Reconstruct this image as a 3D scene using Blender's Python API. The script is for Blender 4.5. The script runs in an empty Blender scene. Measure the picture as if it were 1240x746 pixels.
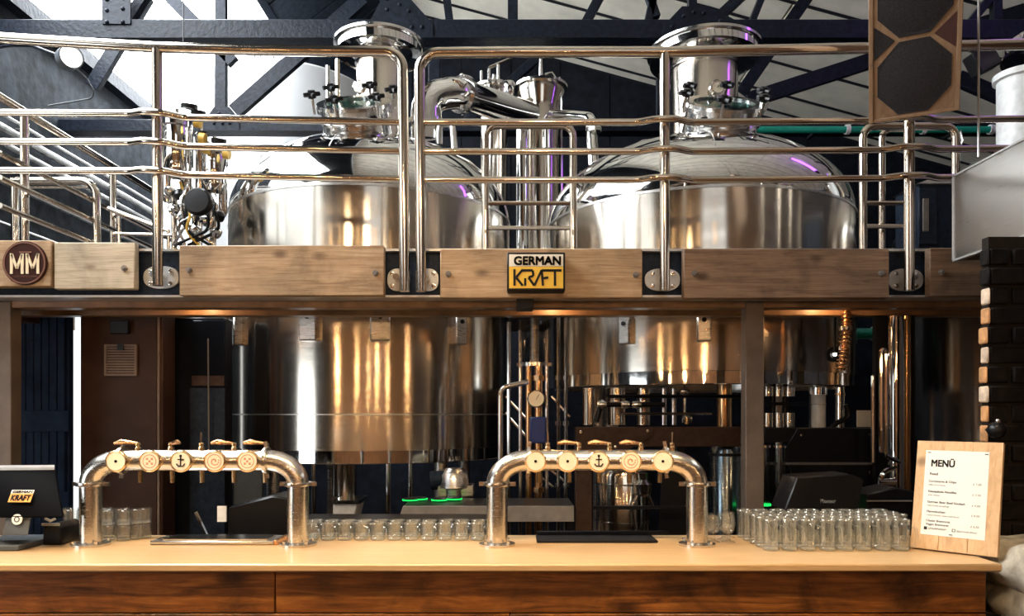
import bpy, bmesh, math, random
from mathutils import Vector, Matrix, noise
random.seed(7)
scene = bpy.context.scene
COL = scene.collection
PI = math.pi
F, CX, HY, EYE = 900.0, 620.0, 500.0, 1.65     # focal length (px of a 1240 frame), principal column, horizon row, eye height (m)

def P(px, py, d):
    """a point d metres in front of the lens plane"""
    return Vector(((px - CX) * d / F, d, EYE + (HY - py) * d / F))
def X(px, d): return (px - CX) * d / F
def Z(py, d): return EYE + (HY - py) * d / F

# ------------------------------------------------------------------ camera, world, exposure
cam_data = bpy.data.cameras.new('camera')
cam = bpy.data.objects.new('camera', cam_data); COL.objects.link(cam)
cam.location = (0, 0, EYE); cam.rotation_euler = (PI / 2, 0, 0)
cam_data.sensor_width = 36.0; cam_data.lens = 36.0 * F / 1240.0
cam_data.shift_y = (HY - 373.0) / 1240.0
cam_data.clip_start = 0.05; cam_data.clip_end = 100
scene.camera = cam
vs = scene.view_settings
vs.view_transform = 'Standard'; vs.look = 'None'; vs.gamma = 1.0; vs.use_curve_mapping = False
vs.exposure = 0.0
scene.cycles.use_denoising = True
scene.cycles.max_bounces = 10; scene.cycles.glossy_bounces = 6; scene.cycles.diffuse_bounces = 4
scene.cycles.transparent_max_bounces = 40
scene.cycles.sample_clamp_indirect = 6.0
world = bpy.data.worlds.new('daylight'); scene.world = world
world.use_nodes = True
bg = world.node_tree.nodes['Background']; bg.inputs[0].default_value = (0.85, 0.93, 1.0, 1); bg.inputs[1].default_value = 1.0

SKY_STRENGTH = 24.0        # daylight on the skylight glazing
WINDOW_STRENGTH = 2.2     # daylight in the hall windows
SPOT_POWER = 150.0         # each warm track spot over the bar
PLANK_POWER = 45.0        # each warm track spot added to brighten the fascia planks
PENDANT_POWER = 24.0      # each pendant of the hall
UNDER_POWER = 3.0         # each hidden warm bulb added under the platform to gild the tanks

# ------------------------------------------------------------------ materials
def nt(name):
    m = bpy.data.materials.new(name); m.use_nodes = True
    n = m.node_tree.nodes; l = m.node_tree.links
    return m, n, l, n['Principled BSDF']
def setp(b, color=None, rough=None, metal=None, **kw):
    if color is not None: b.inputs['Base Color'].default_value = (*color, 1)
    if rough is not None: b.inputs['Roughness'].default_value = rough
    if metal is not None: b.inputs['Metallic'].default_value = metal
    for k, v in kw.items(): b.inputs[k.replace('_', ' ')].default_value = v
def coords(n, l, scale=(1, 1, 1), kind='Object', rot=(0, 0, 0)):
    tc = n.new('ShaderNodeTexCoord'); mp = n.new('ShaderNodeMapping')
    mp.inputs['Scale'].default_value = scale; mp.inputs['Rotation'].default_value = rot
    l.new(tc.outputs[kind], mp.inputs[0]); return mp.outputs[0]
def ramp(n, l, fac, stops):
    r = n.new('ShaderNodeValToRGB'); l.new(fac, r.inputs[0])
    e = r.color_ramp.elements
    while len(e) < len(stops): e.new(0.5)
    for i, (p, c) in enumerate(stops):
        e[i].position = p; e[i].color = (*c, 1)
    return r.outputs[0]
def tex_noise(n, l, vec, scale, detail=4, rough=.55, dist=0.0):
    t = n.new('ShaderNodeTexNoise'); l.new(vec, t.inputs['Vector'])
    t.inputs['Scale'].default_value = scale; t.inputs['Detail'].default_value = detail
    t.inputs['Roughness'].default_value = rough; t.inputs['Distortion'].default_value = dist
    return t.outputs[0]
def bump(n, l, b, h, strength, dist=.01):
    bp = n.new('ShaderNodeBump'); bp.inputs['Strength'].default_value = strength; bp.inputs['Distance'].default_value = dist
    l.new(h, bp.inputs['Height']); l.new(bp.outputs[0], b.inputs['Normal'])
def plain(name, color, rough=.5, metal=0.0, var=.12, scale=18, bmp=0.0, **kw):
    """a painted, cast or moulded surface with a little mottling"""
    if max(color) < .12: kw.setdefault('Specular_IOR_Level', .15)      # dull, dusty dark finishes
    m, n, l, b = nt(name); setp(b, color, rough, metal, **kw)
    v = coords(n, l); h = tex_noise(n, l, v, scale)
    lo = tuple(max(0, c * (1 - var)) for c in color); hi = tuple(min(1, c * (1 + var)) for c in color)
    l.new(ramp(n, l, h, [(.3, lo), (.7, hi)]), b.inputs['Base Color'])
    if bmp: bump(n, l, b, h, bmp)
    return m
def steel(name, color=(.74, .72, .69), rough=.14, streak=(1, 1, 60), srough=.08, wav=0.0, scol=.06, wscale=1.4, aniso=0.0):
    """stainless steel: brushing streaks drive roughness and colour; wav adds the gentle dents of rolled sheet"""
    m, n, l, b = nt(name); setp(b, color, rough, 1.0)
    v = coords(n, l, streak); h = tex_noise(n, l, v, 6, 5, .7)
    mr = n.new('ShaderNodeMapRange'); l.new(h, mr.inputs[0])
    mr.inputs[1].default_value = .3; mr.inputs[2].default_value = .7
    mr.inputs[3].default_value = max(.02, rough - srough); mr.inputs[4].default_value = rough + srough
    l.new(mr.outputs[0], b.inputs['Roughness'])
    lo = tuple(c * (1 - scol) for c in color); hi = tuple(min(1, c * (1 + scol)) for c in color)
    l.new(ramp(n, l, h, [(.3, lo), (.7, hi)]), b.inputs['Base Color'])
    if aniso:                                   # brushed round the axis: highlights draw out upright
        tg = n.new('ShaderNodeTangent'); tg.direction_type = 'RADIAL'; tg.axis = 'Z'
        l.new(tg.outputs[0], b.inputs['Tangent']); b.inputs['Anisotropic'].default_value = aniso; b.inputs['Anisotropic Rotation'].default_value = .25
    if wav:
        v2 = coords(n, l, (1, 1, .35)); h2 = tex_noise(n, l, v2, wscale, 2, .4)
        bump(n, l, b, h2, wav, .05)
    return m
def wood(name, c_dark, c_mid, c_light, stretch=(1.2, 14, 14), rough=.55, knots=True, kscale=3.0, bmp=.25, vary=.25, coat=0.0):
    m, n, l, b = nt(name); setp(b, c_mid, rough)
    if coat: b.inputs['Coat Weight'].default_value = coat; b.inputs['Coat Roughness'].default_value = .2
    oi = n.new('ShaderNodeObjectInfo')
    tc = n.new('ShaderNodeTexCoord')
    off = n.new('ShaderNodeVectorMath'); off.operation = 'ADD'
    sc = n.new('ShaderNodeVectorMath'); sc.operation = 'SCALE'; sc.inputs[0].default_value = (13, 7, 5)
    l.new(oi.outputs['Random'], sc.inputs['Scale'])
    l.new(tc.outputs['Object'], off.inputs[0]); l.new(sc.outputs[0], off.inputs[1])
    mp = n.new('ShaderNodeMapping'); mp.inputs['Scale'].default_value = stretch; l.new(off.outputs[0], mp.inputs[0])
    g = tex_noise(n, l, mp.outputs[0], 3.0, 8, .65, 1.2)
    col = ramp(n, l, g, [(.25, c_dark), (.5, c_mid), (.75, c_light)])
    big = tex_noise(n, l, off.outputs[0], 3.2, 5, .6, .6)
    mx = n.new('ShaderNodeMix'); mx.data_type = 'RGBA'; mx.blend_type = 'MULTIPLY'
    mx.inputs[0].default_value = 1.0; l.new(col, mx.inputs[6])
    l.new(ramp(n, l, big, [(.32, (1 - vary,) * 3), (.48, (1 - vary * .25,) * 3), (.7, (1 + vary * .4,) * 3)]), mx.inputs[7])
    out = mx.outputs[2]
    if knots:
        vo = n.new('ShaderNodeTexVoronoi'); vo.inputs['Scale'].default_value = kscale
        mk = n.new('ShaderNodeMapping'); mk.inputs['Scale'].default_value = (.8, 1.4, 1.4); l.new(off.outputs[0], mk.inputs[0])
        l.new(mk.outputs[0], vo.inputs['Vector'])
        kf = ramp(n, l, vo.outputs['Distance'], [(.06, (.8, .8, .8)), (.20, (0, 0, 0))])
        m2 = n.new('ShaderNodeMix'); m2.data_type = 'RGBA'
        l.new(kf, m2.inputs[0]); l.new(out, m2.inputs[6]); m2.inputs[7].default_value = (*[c * .45 for c in c_dark], 1)
        out = m2.outputs[2]
    l.new(out, b.inputs['Base Color'])
    if bmp: bump(n, l, b, g, bmp, .004)
    return m
def emit(name, color, strength):
    m = bpy.data.materials.new(name); m.use_nodes = True
    n = m.node_tree.nodes; l = m.node_tree.links
    n.clear(); o = n.new('ShaderNodeOutputMaterial'); e = n.new('ShaderNodeEmission')
    e.inputs[0].default_value = (*color, 1); e.inputs[1].default_value = strength
    l.new(e.outputs[0], o.inputs[0]); return m
def glass(name, tint=(.93, .95, .92), gloss=.06, refl=1.0, edge=.55, haze=0.0):
    """thin clear glass: sees through face-on, mirrors and darkens towards its edges"""
    m = bpy.data.materials.new(name); m.use_nodes = True
    n = m.node_tree.nodes; l = m.node_tree.links; n.clear()
    o = n.new('ShaderNodeOutputMaterial'); t = n.new('ShaderNodeBsdfTransparent'); g = n.new('ShaderNodeBsdfGlossy')
    g.inputs['Color'].default_value = (refl, refl, refl, 1); g.inputs['Roughness'].default_value = gloss
    lw = n.new('ShaderNodeLayerWeight'); lw.inputs[0].default_value = .35
    l.new(ramp(n, l, lw.outputs['Facing'], [(.3, tint), (.95, tuple(c * edge for c in tint))]), t.inputs[0])
    mx = n.new('ShaderNodeMixShader')
    f = ramp(n, l, lw.outputs['Facing'], [(.0, (.05,) * 3), (.6, (.14,) * 3), (1, (.75,) * 3)])
    l.new(f, mx.inputs[0]); l.new(t.outputs[0], mx.inputs[1]); l.new(g.outputs[0], mx.inputs[2])
    if haze:                                    # white haze put into the glass to brighten it as highlights would
        df = n.new('ShaderNodeBsdfDiffuse'); df.inputs[0].default_value = (.9, .9, .84, 1)
        m2 = n.new('ShaderNodeMixShader'); m2.inputs[0].default_value = haze
        l.new(mx.outputs[0], m2.inputs[1]); l.new(df.outputs[0], m2.inputs[2]); l.new(m2.outputs[0], o.inputs[0])
    else: l.new(mx.outputs[0], o.inputs[0])
    return m

M = {}
M['tube'] = steel('polished_tube_steel', (.66, .58, .49), .16, (30, 30, 30), .05)
M['tank_shell'] = steel('rolled_tank_sheet', (.70, .64, .56), .17, (1.0, 1.0, 55), .04, wav=.12, aniso=.7)
M['tank_dome'] = steel('mirror_polished_dome', (.80, .79, .77), .06, (2, 2, 2), .03, wav=.05, wscale=2.5)
M['steel'] = steel('machined_stainless', (.74, .73, .71), .16, (20, 20, 20), .06)
M['brushed'] = steel('brushed_stainless', (.66, .64, .61), .30, (2, 2, 60), .08)
M['hood'] = steel('hood_sheet_steel', (.38, .37, .355), .30, (1, 1, 30), .03)
M['tower'] = steel('satin_tap_steel', (.72, .68, .62), .24, (2, 60, 60), .06)
M['brass'] = steel('lacquered_brass', (.78, .57, .33), .22, (20, 20, 20), .06)
M['copper'] = steel('copper_lever', (.85, .50, .28), .25, (20, 20, 20), .06)
M['bronze'] = steel('bronze_pipe', (.70, .45, .24), .22, (2, 2, 40), .06)
M['black_steel'] = plain('black_enamelled_steel', (.005, .005, .007), .4, Specular_IOR_Level=.3)
M['navy_steel'] = plain('navy_painted_steel', (.014, .022, .038), .42, bmp=.3, var=.4, scale=30)
M['truss'] = plain('flaking_blue_black_paint', (.007, .010, .017), .42, var=.5, scale=26, bmp=.5)
M['brown_steel'] = plain('brown_primed_steel', (.055, .032, .023), .5, var=.25, scale=22)
M['grey_steel'] = plain('grey_painted_steel', (.17, .155, .14), .45, var=.2)
M['column'] = plain('taupe_painted_column', (.16, .122, .094), .5, var=.2, scale=8)
M['pale_steel'] = plain('galvanised_plate', (.55, .55, .54), .35, .6)
M['deck'] = plain('chequer_deck_plate', (.06, .05, .045), .5)
M['flange'] = plain('oxide_flange_paint', (.22, .125, .065), .38, var=.3, scale=9)
M['black'] = plain('black_plastic', (.005, .005, .006), .35, Specular_IOR_Level=.3)
M['black_matte'] = plain('black_rubber', (.010, .010, .012), .7)
M['screen'] = plain('dark_monitor_back', (.0015, .0015, .002), .6, Specular_IOR_Level=.03)
M['grey_plastic'] = plain('graphite_plastic', (.085, .095, .105), .45)
M['white_paint'] = plain('white_enamel', (.80, .81, .80), .4)
M['white_tank'] = plain('white_insulated_jacket', (.50, .51, .52), .45, var=.04, scale=3)
M['paper'] = plain('cream_menu_paper', (.80, .80, .72), .8, var=.02)
M['ink'] = plain('black_ink', (.02, .02, .02), .7)
M['ink_grey'] = plain('grey_ink', (.16, .16, .15), .8)
M['sign_black'] = plain('sign_black_frame', (.015, .013, .012), .4)
M['sign_white'] = plain('sign_white_panel', (.86, .84, .76), .45, var=.02)
M['sign_yellow'] = plain('sign_yellow_panel', (.88, .54, .045), .45, var=.03)
M['sticker_orange'] = plain('orange_sticker', (.90, .36, .05), .5, var=.03)
M['roundel'] = plain('burnt_umber_roundel', (.045, .016, .012), .5)
M['roundel_ring'] = plain('roundel_ring_paint', (.20, .085, .05), .5)
M['cream'] = plain('cream_letter_paint', (.88, .74, .50), .5, var=.04)
M['medal'] = plain('ivory_medallion_face', (.92, .84, .66), .35, var=.05)
M['rose'] = plain('copper_pink_print', (.62, .30, .18), .4)
M['blue'] = plain('blue_pump_enamel', (.006, .035, .20), .35)
M['green_pipe'] = plain('green_painted_pipe', (.006, .36, .25), .4)
M['red'] = plain('red_tag_plastic', (.45, .02, .02), .5)
M['yellow_valve'] = plain('yellow_valve_cap', (.62, .38, .06), .4)
M['grille'] = plain('speaker_cloth', (.030, .028, .029), .85, var=.4, scale=160, bmp=.4)
M['vent_red'] = plain('reddish_port_cloth', (.075, .035, .03), .9)
M['plywood'] = wood('plywood_cabinet', (.20, .115, .06), (.28, .175, .10), (.35, .235, .145), (6, 6, 1), .5, False)
M['plank'] = wood('reclaimed_scaffold_plank', (.25, .14, .07), (.45, .30, .17), (.58, .43, .28), (1.0, 20, 20), .62, True, 4.6, .4, .42)
M['plank_pale'] = wood('weathered_scaffold_plank', (.30, .23, .15), (.50, .43, .32), (.62, .55, .43), (1.0, 20, 20), .65, True, 5.2, .4, .35)
M['plank_brown_shaded'] = wood('shaded_brown_scaffold_plank', (.10, .055, .032), (.25, .155, .095), (.36, .245, .155), (1.0, 20, 20), .62, True, 4.6, .4, .45)  # slightly browner boards, with the weaker light at that end painted in
M['counter'] = wood('beech_counter_staves', (.52, .32, .14), (.63, .41, .20), (.70, .49, .27), (1.0, 22, 22), .30, False, 3, .06, .10, .25)
M['barfront'] = wood('stained_bar_board', (.035, .010, .003), (.24, .080, .016), (.42, .165, .035), (1.0, 12, 12), .38, True, 3.0, .2, .75, .15)
M['menuboard'] = wood('pine_menu_board', (.50, .29, .13), (.66, .42, .21), (.74, .51, .28), (14, 14, 1.2), .5, True, 5.0, .1, .12)
M['cream_panel'] = plain('cream_roof_panel', (.84, .79, .67), .6, var=.16, scale=2.2)
M['roof_dark'] = plain('dark_roof_boarding', (.015, .020, .028), .6, var=.5, scale=14, bmp=.4)
M['batten'] = plain('black_purlin_paint', (.012, .013, .016), .55)
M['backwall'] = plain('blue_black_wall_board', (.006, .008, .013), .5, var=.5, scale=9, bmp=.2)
M['leftwall'] = plain('rough_painted_masonry', (.020, .024, .030), .7, var=.75, scale=7, bmp=.9)
M['frontwall'] = plain('warm_clay_wall', (.26, .12, .045), .75, var=.4, scale=5)
M['rightwall'] = plain('sooty_wall', (.05, .045, .045), .75, var=.4, scale=5)
M['floor'] = plain('brown_concrete_floor', (.10, .062, .038), .42, var=.3, scale=4)
M['mortar'] = plain('shaded_mortar', (.020, .016, .013), .9, bmp=.5)  # shade of the unlit pier front put into the mortar colour
M['brick_shaded'] = plain('shaded_brick', (.008, .006, .005), .75, var=.5, scale=24, bmp=.6)  # unlit pier front: its shade is put into the brick colour
M['brick_pale_lit'] = plain('lit_pale_broken_brick', (.60, .46, .33), .8, var=.35, scale=20, bmp=.7)  # pale reveal bricks with the lamplight put into their colour
M['brick_orange_lit'] = plain('lit_orange_broken_brick', (.50, .25, .10), .8, var=.35, scale=20, bmp=.7)  # orange reveal bricks, brightened in colour as if lamplit
M['stone'] = plain('limewashed_rubble', (.40, .36, .28), .85, var=.4, scale=16, bmp=.8)
M['stone_dark'] = plain('black_rubble', (.02, .018, .017), .8, var=.5, scale=16, bmp=.8)
M['door_navy'] = plain('navy_door_paint', (.025, .050, .11), .5, var=.3, scale=8)
M['cabinet'] = plain('brown_cabinet_enamel', (.052, .028, .021), .45, var=.15, scale=10)
M['grille_tan'] = plain('tan_vent_plastic', (.19, .135, .10), .5)
M['fridge_glass'] = plain('smoked_fridge_glass', (.008, .010, .014), .08)
M['glass'] = glass('clear_beer_glass', (.985, .985, .97), .05, 1.0, .38, .018)
M['glass_rim'] = glass('thick_glass_rim', (.95, .95, .92), .08, 1.0, .5, .13)  # stronger white haze paints the bright rim highlights
M['glass_teal'] = glass('teal_sight_glass', (.55, .78, .74), .05, 1.0, .6)
M['sight'] = glass('smoky_sight_glass', (.62, .62, .60), .05)
M['skylight'] = emit('skylight_daylight', (.93, .97, 1.0), SKY_STRENGTH)
M['window'] = emit('window_daylight', (.90, .96, 1.0), WINDOW_STRENGTH)
M['window_bright'] = emit('open_door_daylight', (.90, .96, 1.0), 5.0)
M['window_slit'] = emit('slit_daylight', (.90, .96, 1.0), 1.6)
M['lamp_white'] = emit('floodlight_lens', (1, .95, .85), 14)
M['lamp_warm'] = emit('warm_lamp_lens', (1, .60, .26), 26)
M['led_green'] = emit('green_indicator', (.02, 1.0, .15), 1.2)
M['led_purple'] = emit('purple_stage_tube', (.42, .10, 1.0), 6)

# ------------------------------------------------------------------ mesh builders
def frame_to(axis):
    z = Vector(axis).normalized()
    x = Vector((1, 0, 0)) if abs(z.x) < .9 else Vector((0, 1, 0))
    x = (x - z * x.dot(z)).normalized()
    return Matrix((x, z.cross(x), z)).transposed()
class B:
    def __init__(s): s.v = []; s.f = []
    def add(s, vs, fs):
        o = len(s.v); s.v += [Vector(v) for v in vs]; s.f += [tuple(i + o for i in f) for f in fs]; return s
    def box(s, lo, hi, rot=None, at=None):
        (a, b, c), (d, e, f) = lo, hi
        vs = [Vector(p) for p in ((a, b, c), (d, b, c), (d, e, c), (a, e, c), (a, b, f), (d, b, f), (d, e, f), (a, e, f))]
        if rot is not None: vs = [rot @ v for v in vs]
        if at is not None: vs = [v + Vector(at) for v in vs]
        return s.add(vs, [(0, 3, 2, 1), (4, 5, 6, 7), (0, 1, 5, 4), (1, 2, 6, 5), (2, 3, 7, 6), (3, 0, 4, 7)])
    def bar(s, p, q, w, h, up=(0, 0, 1)):
        """rectangular bar from p to q; w across, h along 'up'"""
        p, q = Vector(p), Vector(q); d = (q - p).normalized(); u = Vector(up); u = (u - d * u.dot(d)).normalized(); r = d.cross(u)
        vs = [b + r * (sx * w / 2) + u * (sz * h / 2) for b in (p, q) for sx, sz in ((-1, -1), (1, -1), (1, 1), (-1, 1))]
        return s.add(vs, [(3, 2, 1, 0), (4, 5, 6, 7), (0, 1, 5, 4), (1, 2, 6, 5), (2, 3, 7, 6), (3, 0, 4, 7)])
    def cyl(s, p, q, r, r2=None, seg=20):
        return s.lathe([(0, 0), (r, 0), (r if r2 is None else r2, (Vector(q) - Vector(p)).length), (0, (Vector(q) - Vector(p)).length)], p, Vector(q) - Vector(p), seg)
    def lathe(s, prof, at, axis=(0, 0, 1), seg=24):
        m = frame_to(axis); at = Vector(at); rows = []; vs = []; fs = []
        for r, z in prof:
            if r < 1e-6: rows.append([len(vs)]); vs.append(at + m @ Vector((0, 0, z)))
            else:
                rows.append(list(range(len(vs), len(vs) + seg)))
                vs += [at + m @ Vector((r * math.cos(2 * PI * i / seg), r * math.sin(2 * PI * i / seg), z)) for i in range(seg)]
        for a, b in zip(rows, rows[1:]):
            for i in range(seg):
                j = (i + 1) % seg
                if len(a) == 1 and len(b) == 1: continue
                if len(a) == 1: fs.append((a[0], b[j], b[i]))
                elif len(b) == 1: fs.append((a[i], a[j], b[0]))
                else: fs.append((a[i], a[j], b[j], b[i]))
        return s.add(vs, fs)
    def tube(s, pts, r, seg=10, bend=0.0, cap=True):
        pts = [Vector(p) for p in pts]
        if bend: pts = fillet(pts, bend)
        n = len(pts); T = []
        for i in range(n):
            a = pts[max(0, i - 1)]; b = pts[min(n - 1, i + 1)]
            T.append((b - a).normalized())
        u = frame_to(T[0]).col[0].copy(); vs = []; fs = []
        for i in range(n):
            u = (u - T[i] * u.dot(T[i])).normalized(); w = T[i].cross(u)
            rr = r[i] if isinstance(r, (list, tuple)) else r
            vs += [pts[i] + (u * math.cos(2 * PI * k / seg) + w * math.sin(2 * PI * k / seg)) * rr for k in range(seg)]
        for i in range(n - 1):
            for k in range(seg):
                k2 = (k + 1) % seg
                fs.append((i * seg + k, i * seg + k2, (i + 1) * seg + k2, (i + 1) * seg + k))
        if cap: fs += [tuple(reversed(range(seg))), tuple(range((n - 1) * seg, n * seg))]
        return s.add(vs, fs)
    def prism(s, poly, y0, y1, m=None):
        """polygon in x,z extruded from y0 to y1 (anticlockwise seen from -y)"""
        n = len(poly); vs = [Vector((x, y, z)) for y in (y0, y1) for x, z in poly]
        if m is not None: vs = [m @ v for v in vs]
        return s.add(vs, [tuple(range(n)), tuple(reversed(range(n, 2 * n)))] + [(i, i + n, (i + 1) % n + n, (i + 1) % n) for i in range(n)])
    def ball(s, c, r, seg=12, rings=8, sc=(1, 1, 1)):
        prof = [(r * math.sin(PI * i / rings), -r * math.cos(PI * i / rings)) for i in range(rings + 1)]
        prof[0] = (0, -r); prof[-1] = (0, r)
        b = B().lathe(prof, (0, 0, 0), (0, 0, 1), seg)
        return s.add([Vector((v.x * sc[0], v.y * sc[1], v.z * sc[2])) + Vector(c) for v in b.v], b.f)
    def xform(s, m):
        s.v = [m @ v for v in s.v]; return s
    def shift(s, o):
        o = Vector(o); s.v = [v + o for v in s.v]; return s
def fillet(pts, rad, n=7):
    out = [pts[0]]
    for a, b, c in zip(pts, pts[1:], pts[2:]):
        u = (a - b); w = (c - b); lu, lw = u.length, w.length; u.normalize(); w.normalize()
        ang = u.angle(w, PI)
        if ang > PI - .02: out.append(b); continue
        t = min(rad / math.tan(ang / 2), lu * .49, lw * .49)
        p, q = b + u * t, b + w * t
        bis = (u + w).normalized(); rr = t * math.tan(ang / 2); cc = b + bis * (rr / math.sin(ang / 2))
        e1 = (p - cc).normalized(); tot = e1.angle((q - cc).normalized()); e2 = ((q - cc) - e1 * (q - cc).dot(e1)).normalized()
        out += [cc + (e1 * math.cos(tot * i / n) + e2 * math.sin(tot * i / n)) * rr for i in range(n + 1)]
    return out + [pts[-1]]

def world_loc(o):
    v = Vector((0, 0, 0))
    while o is not None: v += o.location; o = o.parent
    return v
def make_mesh(name, b, mat, origin, bevel=0.0, sharp=38):
    me = bpy.data.meshes.new(name)
    me.from_pydata([tuple(v - origin) for v in b.v], [], b.f)
    bm = bmesh.new(); bm.from_mesh(me); bmesh.ops.recalc_face_normals(bm, faces=bm.faces)
    if bevel: bmesh.ops.bevel(bm, geom=bm.edges[:], offset=bevel, segments=1, profile=.7, affect='EDGES', clamp_overlap=True)
    bm.to_mesh(me); bm.free()
    me.materials.append(M[mat] if isinstance(mat, str) else mat)
    for p in me.polygons: p.use_smooth = True
    me.set_sharp_from_angle(angle=math.radians(sharp))
    return me
def tag(o, label=None, cat=None, group=None, kind=None):
    if label: o['label'] = label
    if cat: o['category'] = cat
    if group: o['group'] = group
    if kind: o['kind'] = kind
    return o
def thing(name, label, cat, loc=(0, 0, 0), group=None, kind=None):
    o = bpy.data.objects.new(name, None); COL.objects.link(o); o.location = loc; o.empty_display_size = .1
    return tag(o, label, cat, group, kind)
def part(parent, name, b, mat, bevel=0.0, sharp=38, label=None):
    """b holds world coordinates; the part's origin is that of its parent"""
    org = world_loc(parent) if parent else Vector((0, 0, 0))
    o = bpy.data.objects.new(name, make_mesh(name, b, mat, org, bevel, sharp)); COL.objects.link(o); o.parent = parent
    if label: o['label'] = label
    return o
def single(name, b, mat, label, cat, group=None, bevel=0.0, kind=None, sharp=38):
    """a thing that is one mesh, its origin at its base"""
    xs = [v.x for v in b.v]; ys = [v.y for v in b.v]; zs = [v.z for v in b.v]
    org = Vector(((min(xs) + max(xs)) / 2, (min(ys) + max(ys)) / 2, min(zs)))
    o = bpy.data.objects.new(name, make_mesh(name, b, mat, org, bevel, sharp)); COL.objects.link(o); o.location = org
    return tag(o, label, cat, group, kind)
def structure(name, b, mat, label=None, cat=None, bevel=0.0):
    o = bpy.data.objects.new(name, make_mesh(name, b, mat, Vector((0, 0, 0)), bevel)); COL.objects.link(o)
    return tag(o, label, cat, kind='structure')
def piece(parent, name, mesh_obj, loc):
    """another piece that shares mesh_obj's mesh"""
    c = mesh_obj.copy(); COL.objects.link(c); c.parent = parent; c.location = loc; return c
def copy_tree(o, parent=None):
    c = o.copy(); COL.objects.link(c); c.parent = parent
    for ch in list(o.children): copy_tree(ch, c)
    return c
def pbox(b, px0, py0, px1, py1, d0, d1):
    return b.box((X(px0, d0), d0, Z(py1, d0)), (X(px1, d0), d1, Z(py0, d0)))
def text(b, s, size, at, right=(1, 0, 0), up=(0, 0, 1), depth=.002, bold=0.0, align='LEFT', width=None):
    cu = bpy.data.curves.new('lettering', 'FONT'); cu.body = s; cu.size = size; cu.align_x = align; cu.resolution_u = 3
    cu.extrude = depth / 2
    ob = bpy.data.objects.new('lettering', cu); COL.objects.link(ob)
    dg = bpy.context.evaluated_depsgraph_get(); me = bpy.data.meshes.new_from_object(ob.evaluated_get(dg))
    r = Vector(right).normalized(); u = Vector(up).normalized(); nrm = r.cross(u); k = 1.0
    if width:
        xs = [v.co.x for v in me.vertices]
        if xs: k = width / (max(xs) - min(xs))
    for du, dv in (((-bold, -bold), (bold, -bold), (-bold, bold), (bold, bold)) if bold else ((0, 0),)):     # heavy faces: the letter struck four times, a hair apart
        b.add([Vector(at) + r * (v.co.x * k + du) + u * (v.co.y + dv) + nrm * v.co.z for v in me.vertices], [tuple(p.vertices) for p in me.polygons])
    bpy.data.objects.remove(ob); bpy.data.curves.remove(cu); bpy.data.meshes.remove(me)
    return b
# ------------------------------------------------------------------ the room: a north-light shed with a steep glazed slope on the left
WL, WR, DF, DB = -4.8, 8.0, -5.0, 12.0
RIDGE_X, RIDGE_Z, EAVE_Z = -1.73, 8.02, 5.65
SLOPE_R = .273
def roof_z(x): return RIDGE_Z - SLOPE_R * (x - RIDGE_X) if x > RIDGE_X else EAVE_Z + (x - WL) * (RIDGE_Z - EAVE_Z) / (RIDGE_X - WL)
structure('floor', B().box((WL - .2, DF - .2, -.12), (WR + .2, DB + .2, 0)), 'floor')
gable = [(WL - .2, 0), (WR + .2, 0), (WR + .2, roof_z(WR) + .2), (RIDGE_X, RIDGE_Z + .25), (WL - .2, EAVE_Z + .1)]
wall_left = structure('wall_left', B().box((WL - .2, DF, 0), (WL, DB, EAVE_Z)), 'leftwall')
part(wall_left, 'wall_plate', B().box((WL - .01, DF, EAVE_Z - .16), (WL + .13, 10.0, EAVE_Z)), 'truss')
structure('wall_right', B().box((WR, DF, 0), (WR + .2, DB, roof_z(WR))), 'rightwall')
structure('wall_front', B().prism(gable, DF - .2, DF), 'frontwall')
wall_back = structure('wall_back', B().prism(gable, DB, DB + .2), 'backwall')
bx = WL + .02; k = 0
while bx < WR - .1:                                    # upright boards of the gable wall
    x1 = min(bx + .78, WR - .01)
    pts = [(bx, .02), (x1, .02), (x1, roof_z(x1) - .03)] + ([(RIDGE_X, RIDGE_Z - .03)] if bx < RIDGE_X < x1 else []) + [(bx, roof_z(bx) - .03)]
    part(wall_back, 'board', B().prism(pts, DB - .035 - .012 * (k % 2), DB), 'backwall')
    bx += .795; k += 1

# shallow right-hand slope: cream panels between black battens
def slope_pt(x, y, off=0.0): return Vector((x - off * .26, y, roof_z(x) - off))
ceil = structure('ceiling', B().add([slope_pt(RIDGE_X, DF, -.06), slope_pt(WR, DF, -.06), slope_pt(WR, DB, -.06), slope_pt(RIDGE_X, DB, -.06),
                 slope_pt(RIDGE_X, DF, -.2), slope_pt(WR, DF, -.2), slope_pt(WR, DB, -.2), slope_pt(RIDGE_X, DB, -.2)],
                 [(0, 1, 2, 3), (7, 6, 5, 4), (0, 4, 5, 1), (1, 5, 6, 2), (2, 6, 7, 3), (3, 7, 4, 0)]), 'batten')
y = DF + .02; k = 0
while y < DB - .05:
    y1 = min(y + .55 if k % 3 == 1 else y + .82, DB - .02)
    for x0, x1 in ((RIDGE_X + .02, 3.4), (3.43, WR - .02)):
        a = [slope_pt(x0, y, .0), slope_pt(x1, y, .0), slope_pt(x1, y1 - .018, .0), slope_pt(x0, y1 - .018, .0)]
        c = [v + Vector((0, 0, .05)) for v in a]
        part(ceil, 'ceiling_panel', B().add(a + c, [(0, 1, 2, 3), (7, 6, 5, 4), (0, 4, 5, 1), (1, 5, 6, 2), (2, 6, 7, 3), (3, 7, 4, 0)]), 'cream_panel')
    if k < 99:
        part(ceil, 'purlin', B().bar(slope_pt(RIDGE_X + .05, y1 - .009, .02), slope_pt(WR - .05, y1 - .009, .014), .022, .028), 'batten')
    y = y1; k += 1
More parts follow.
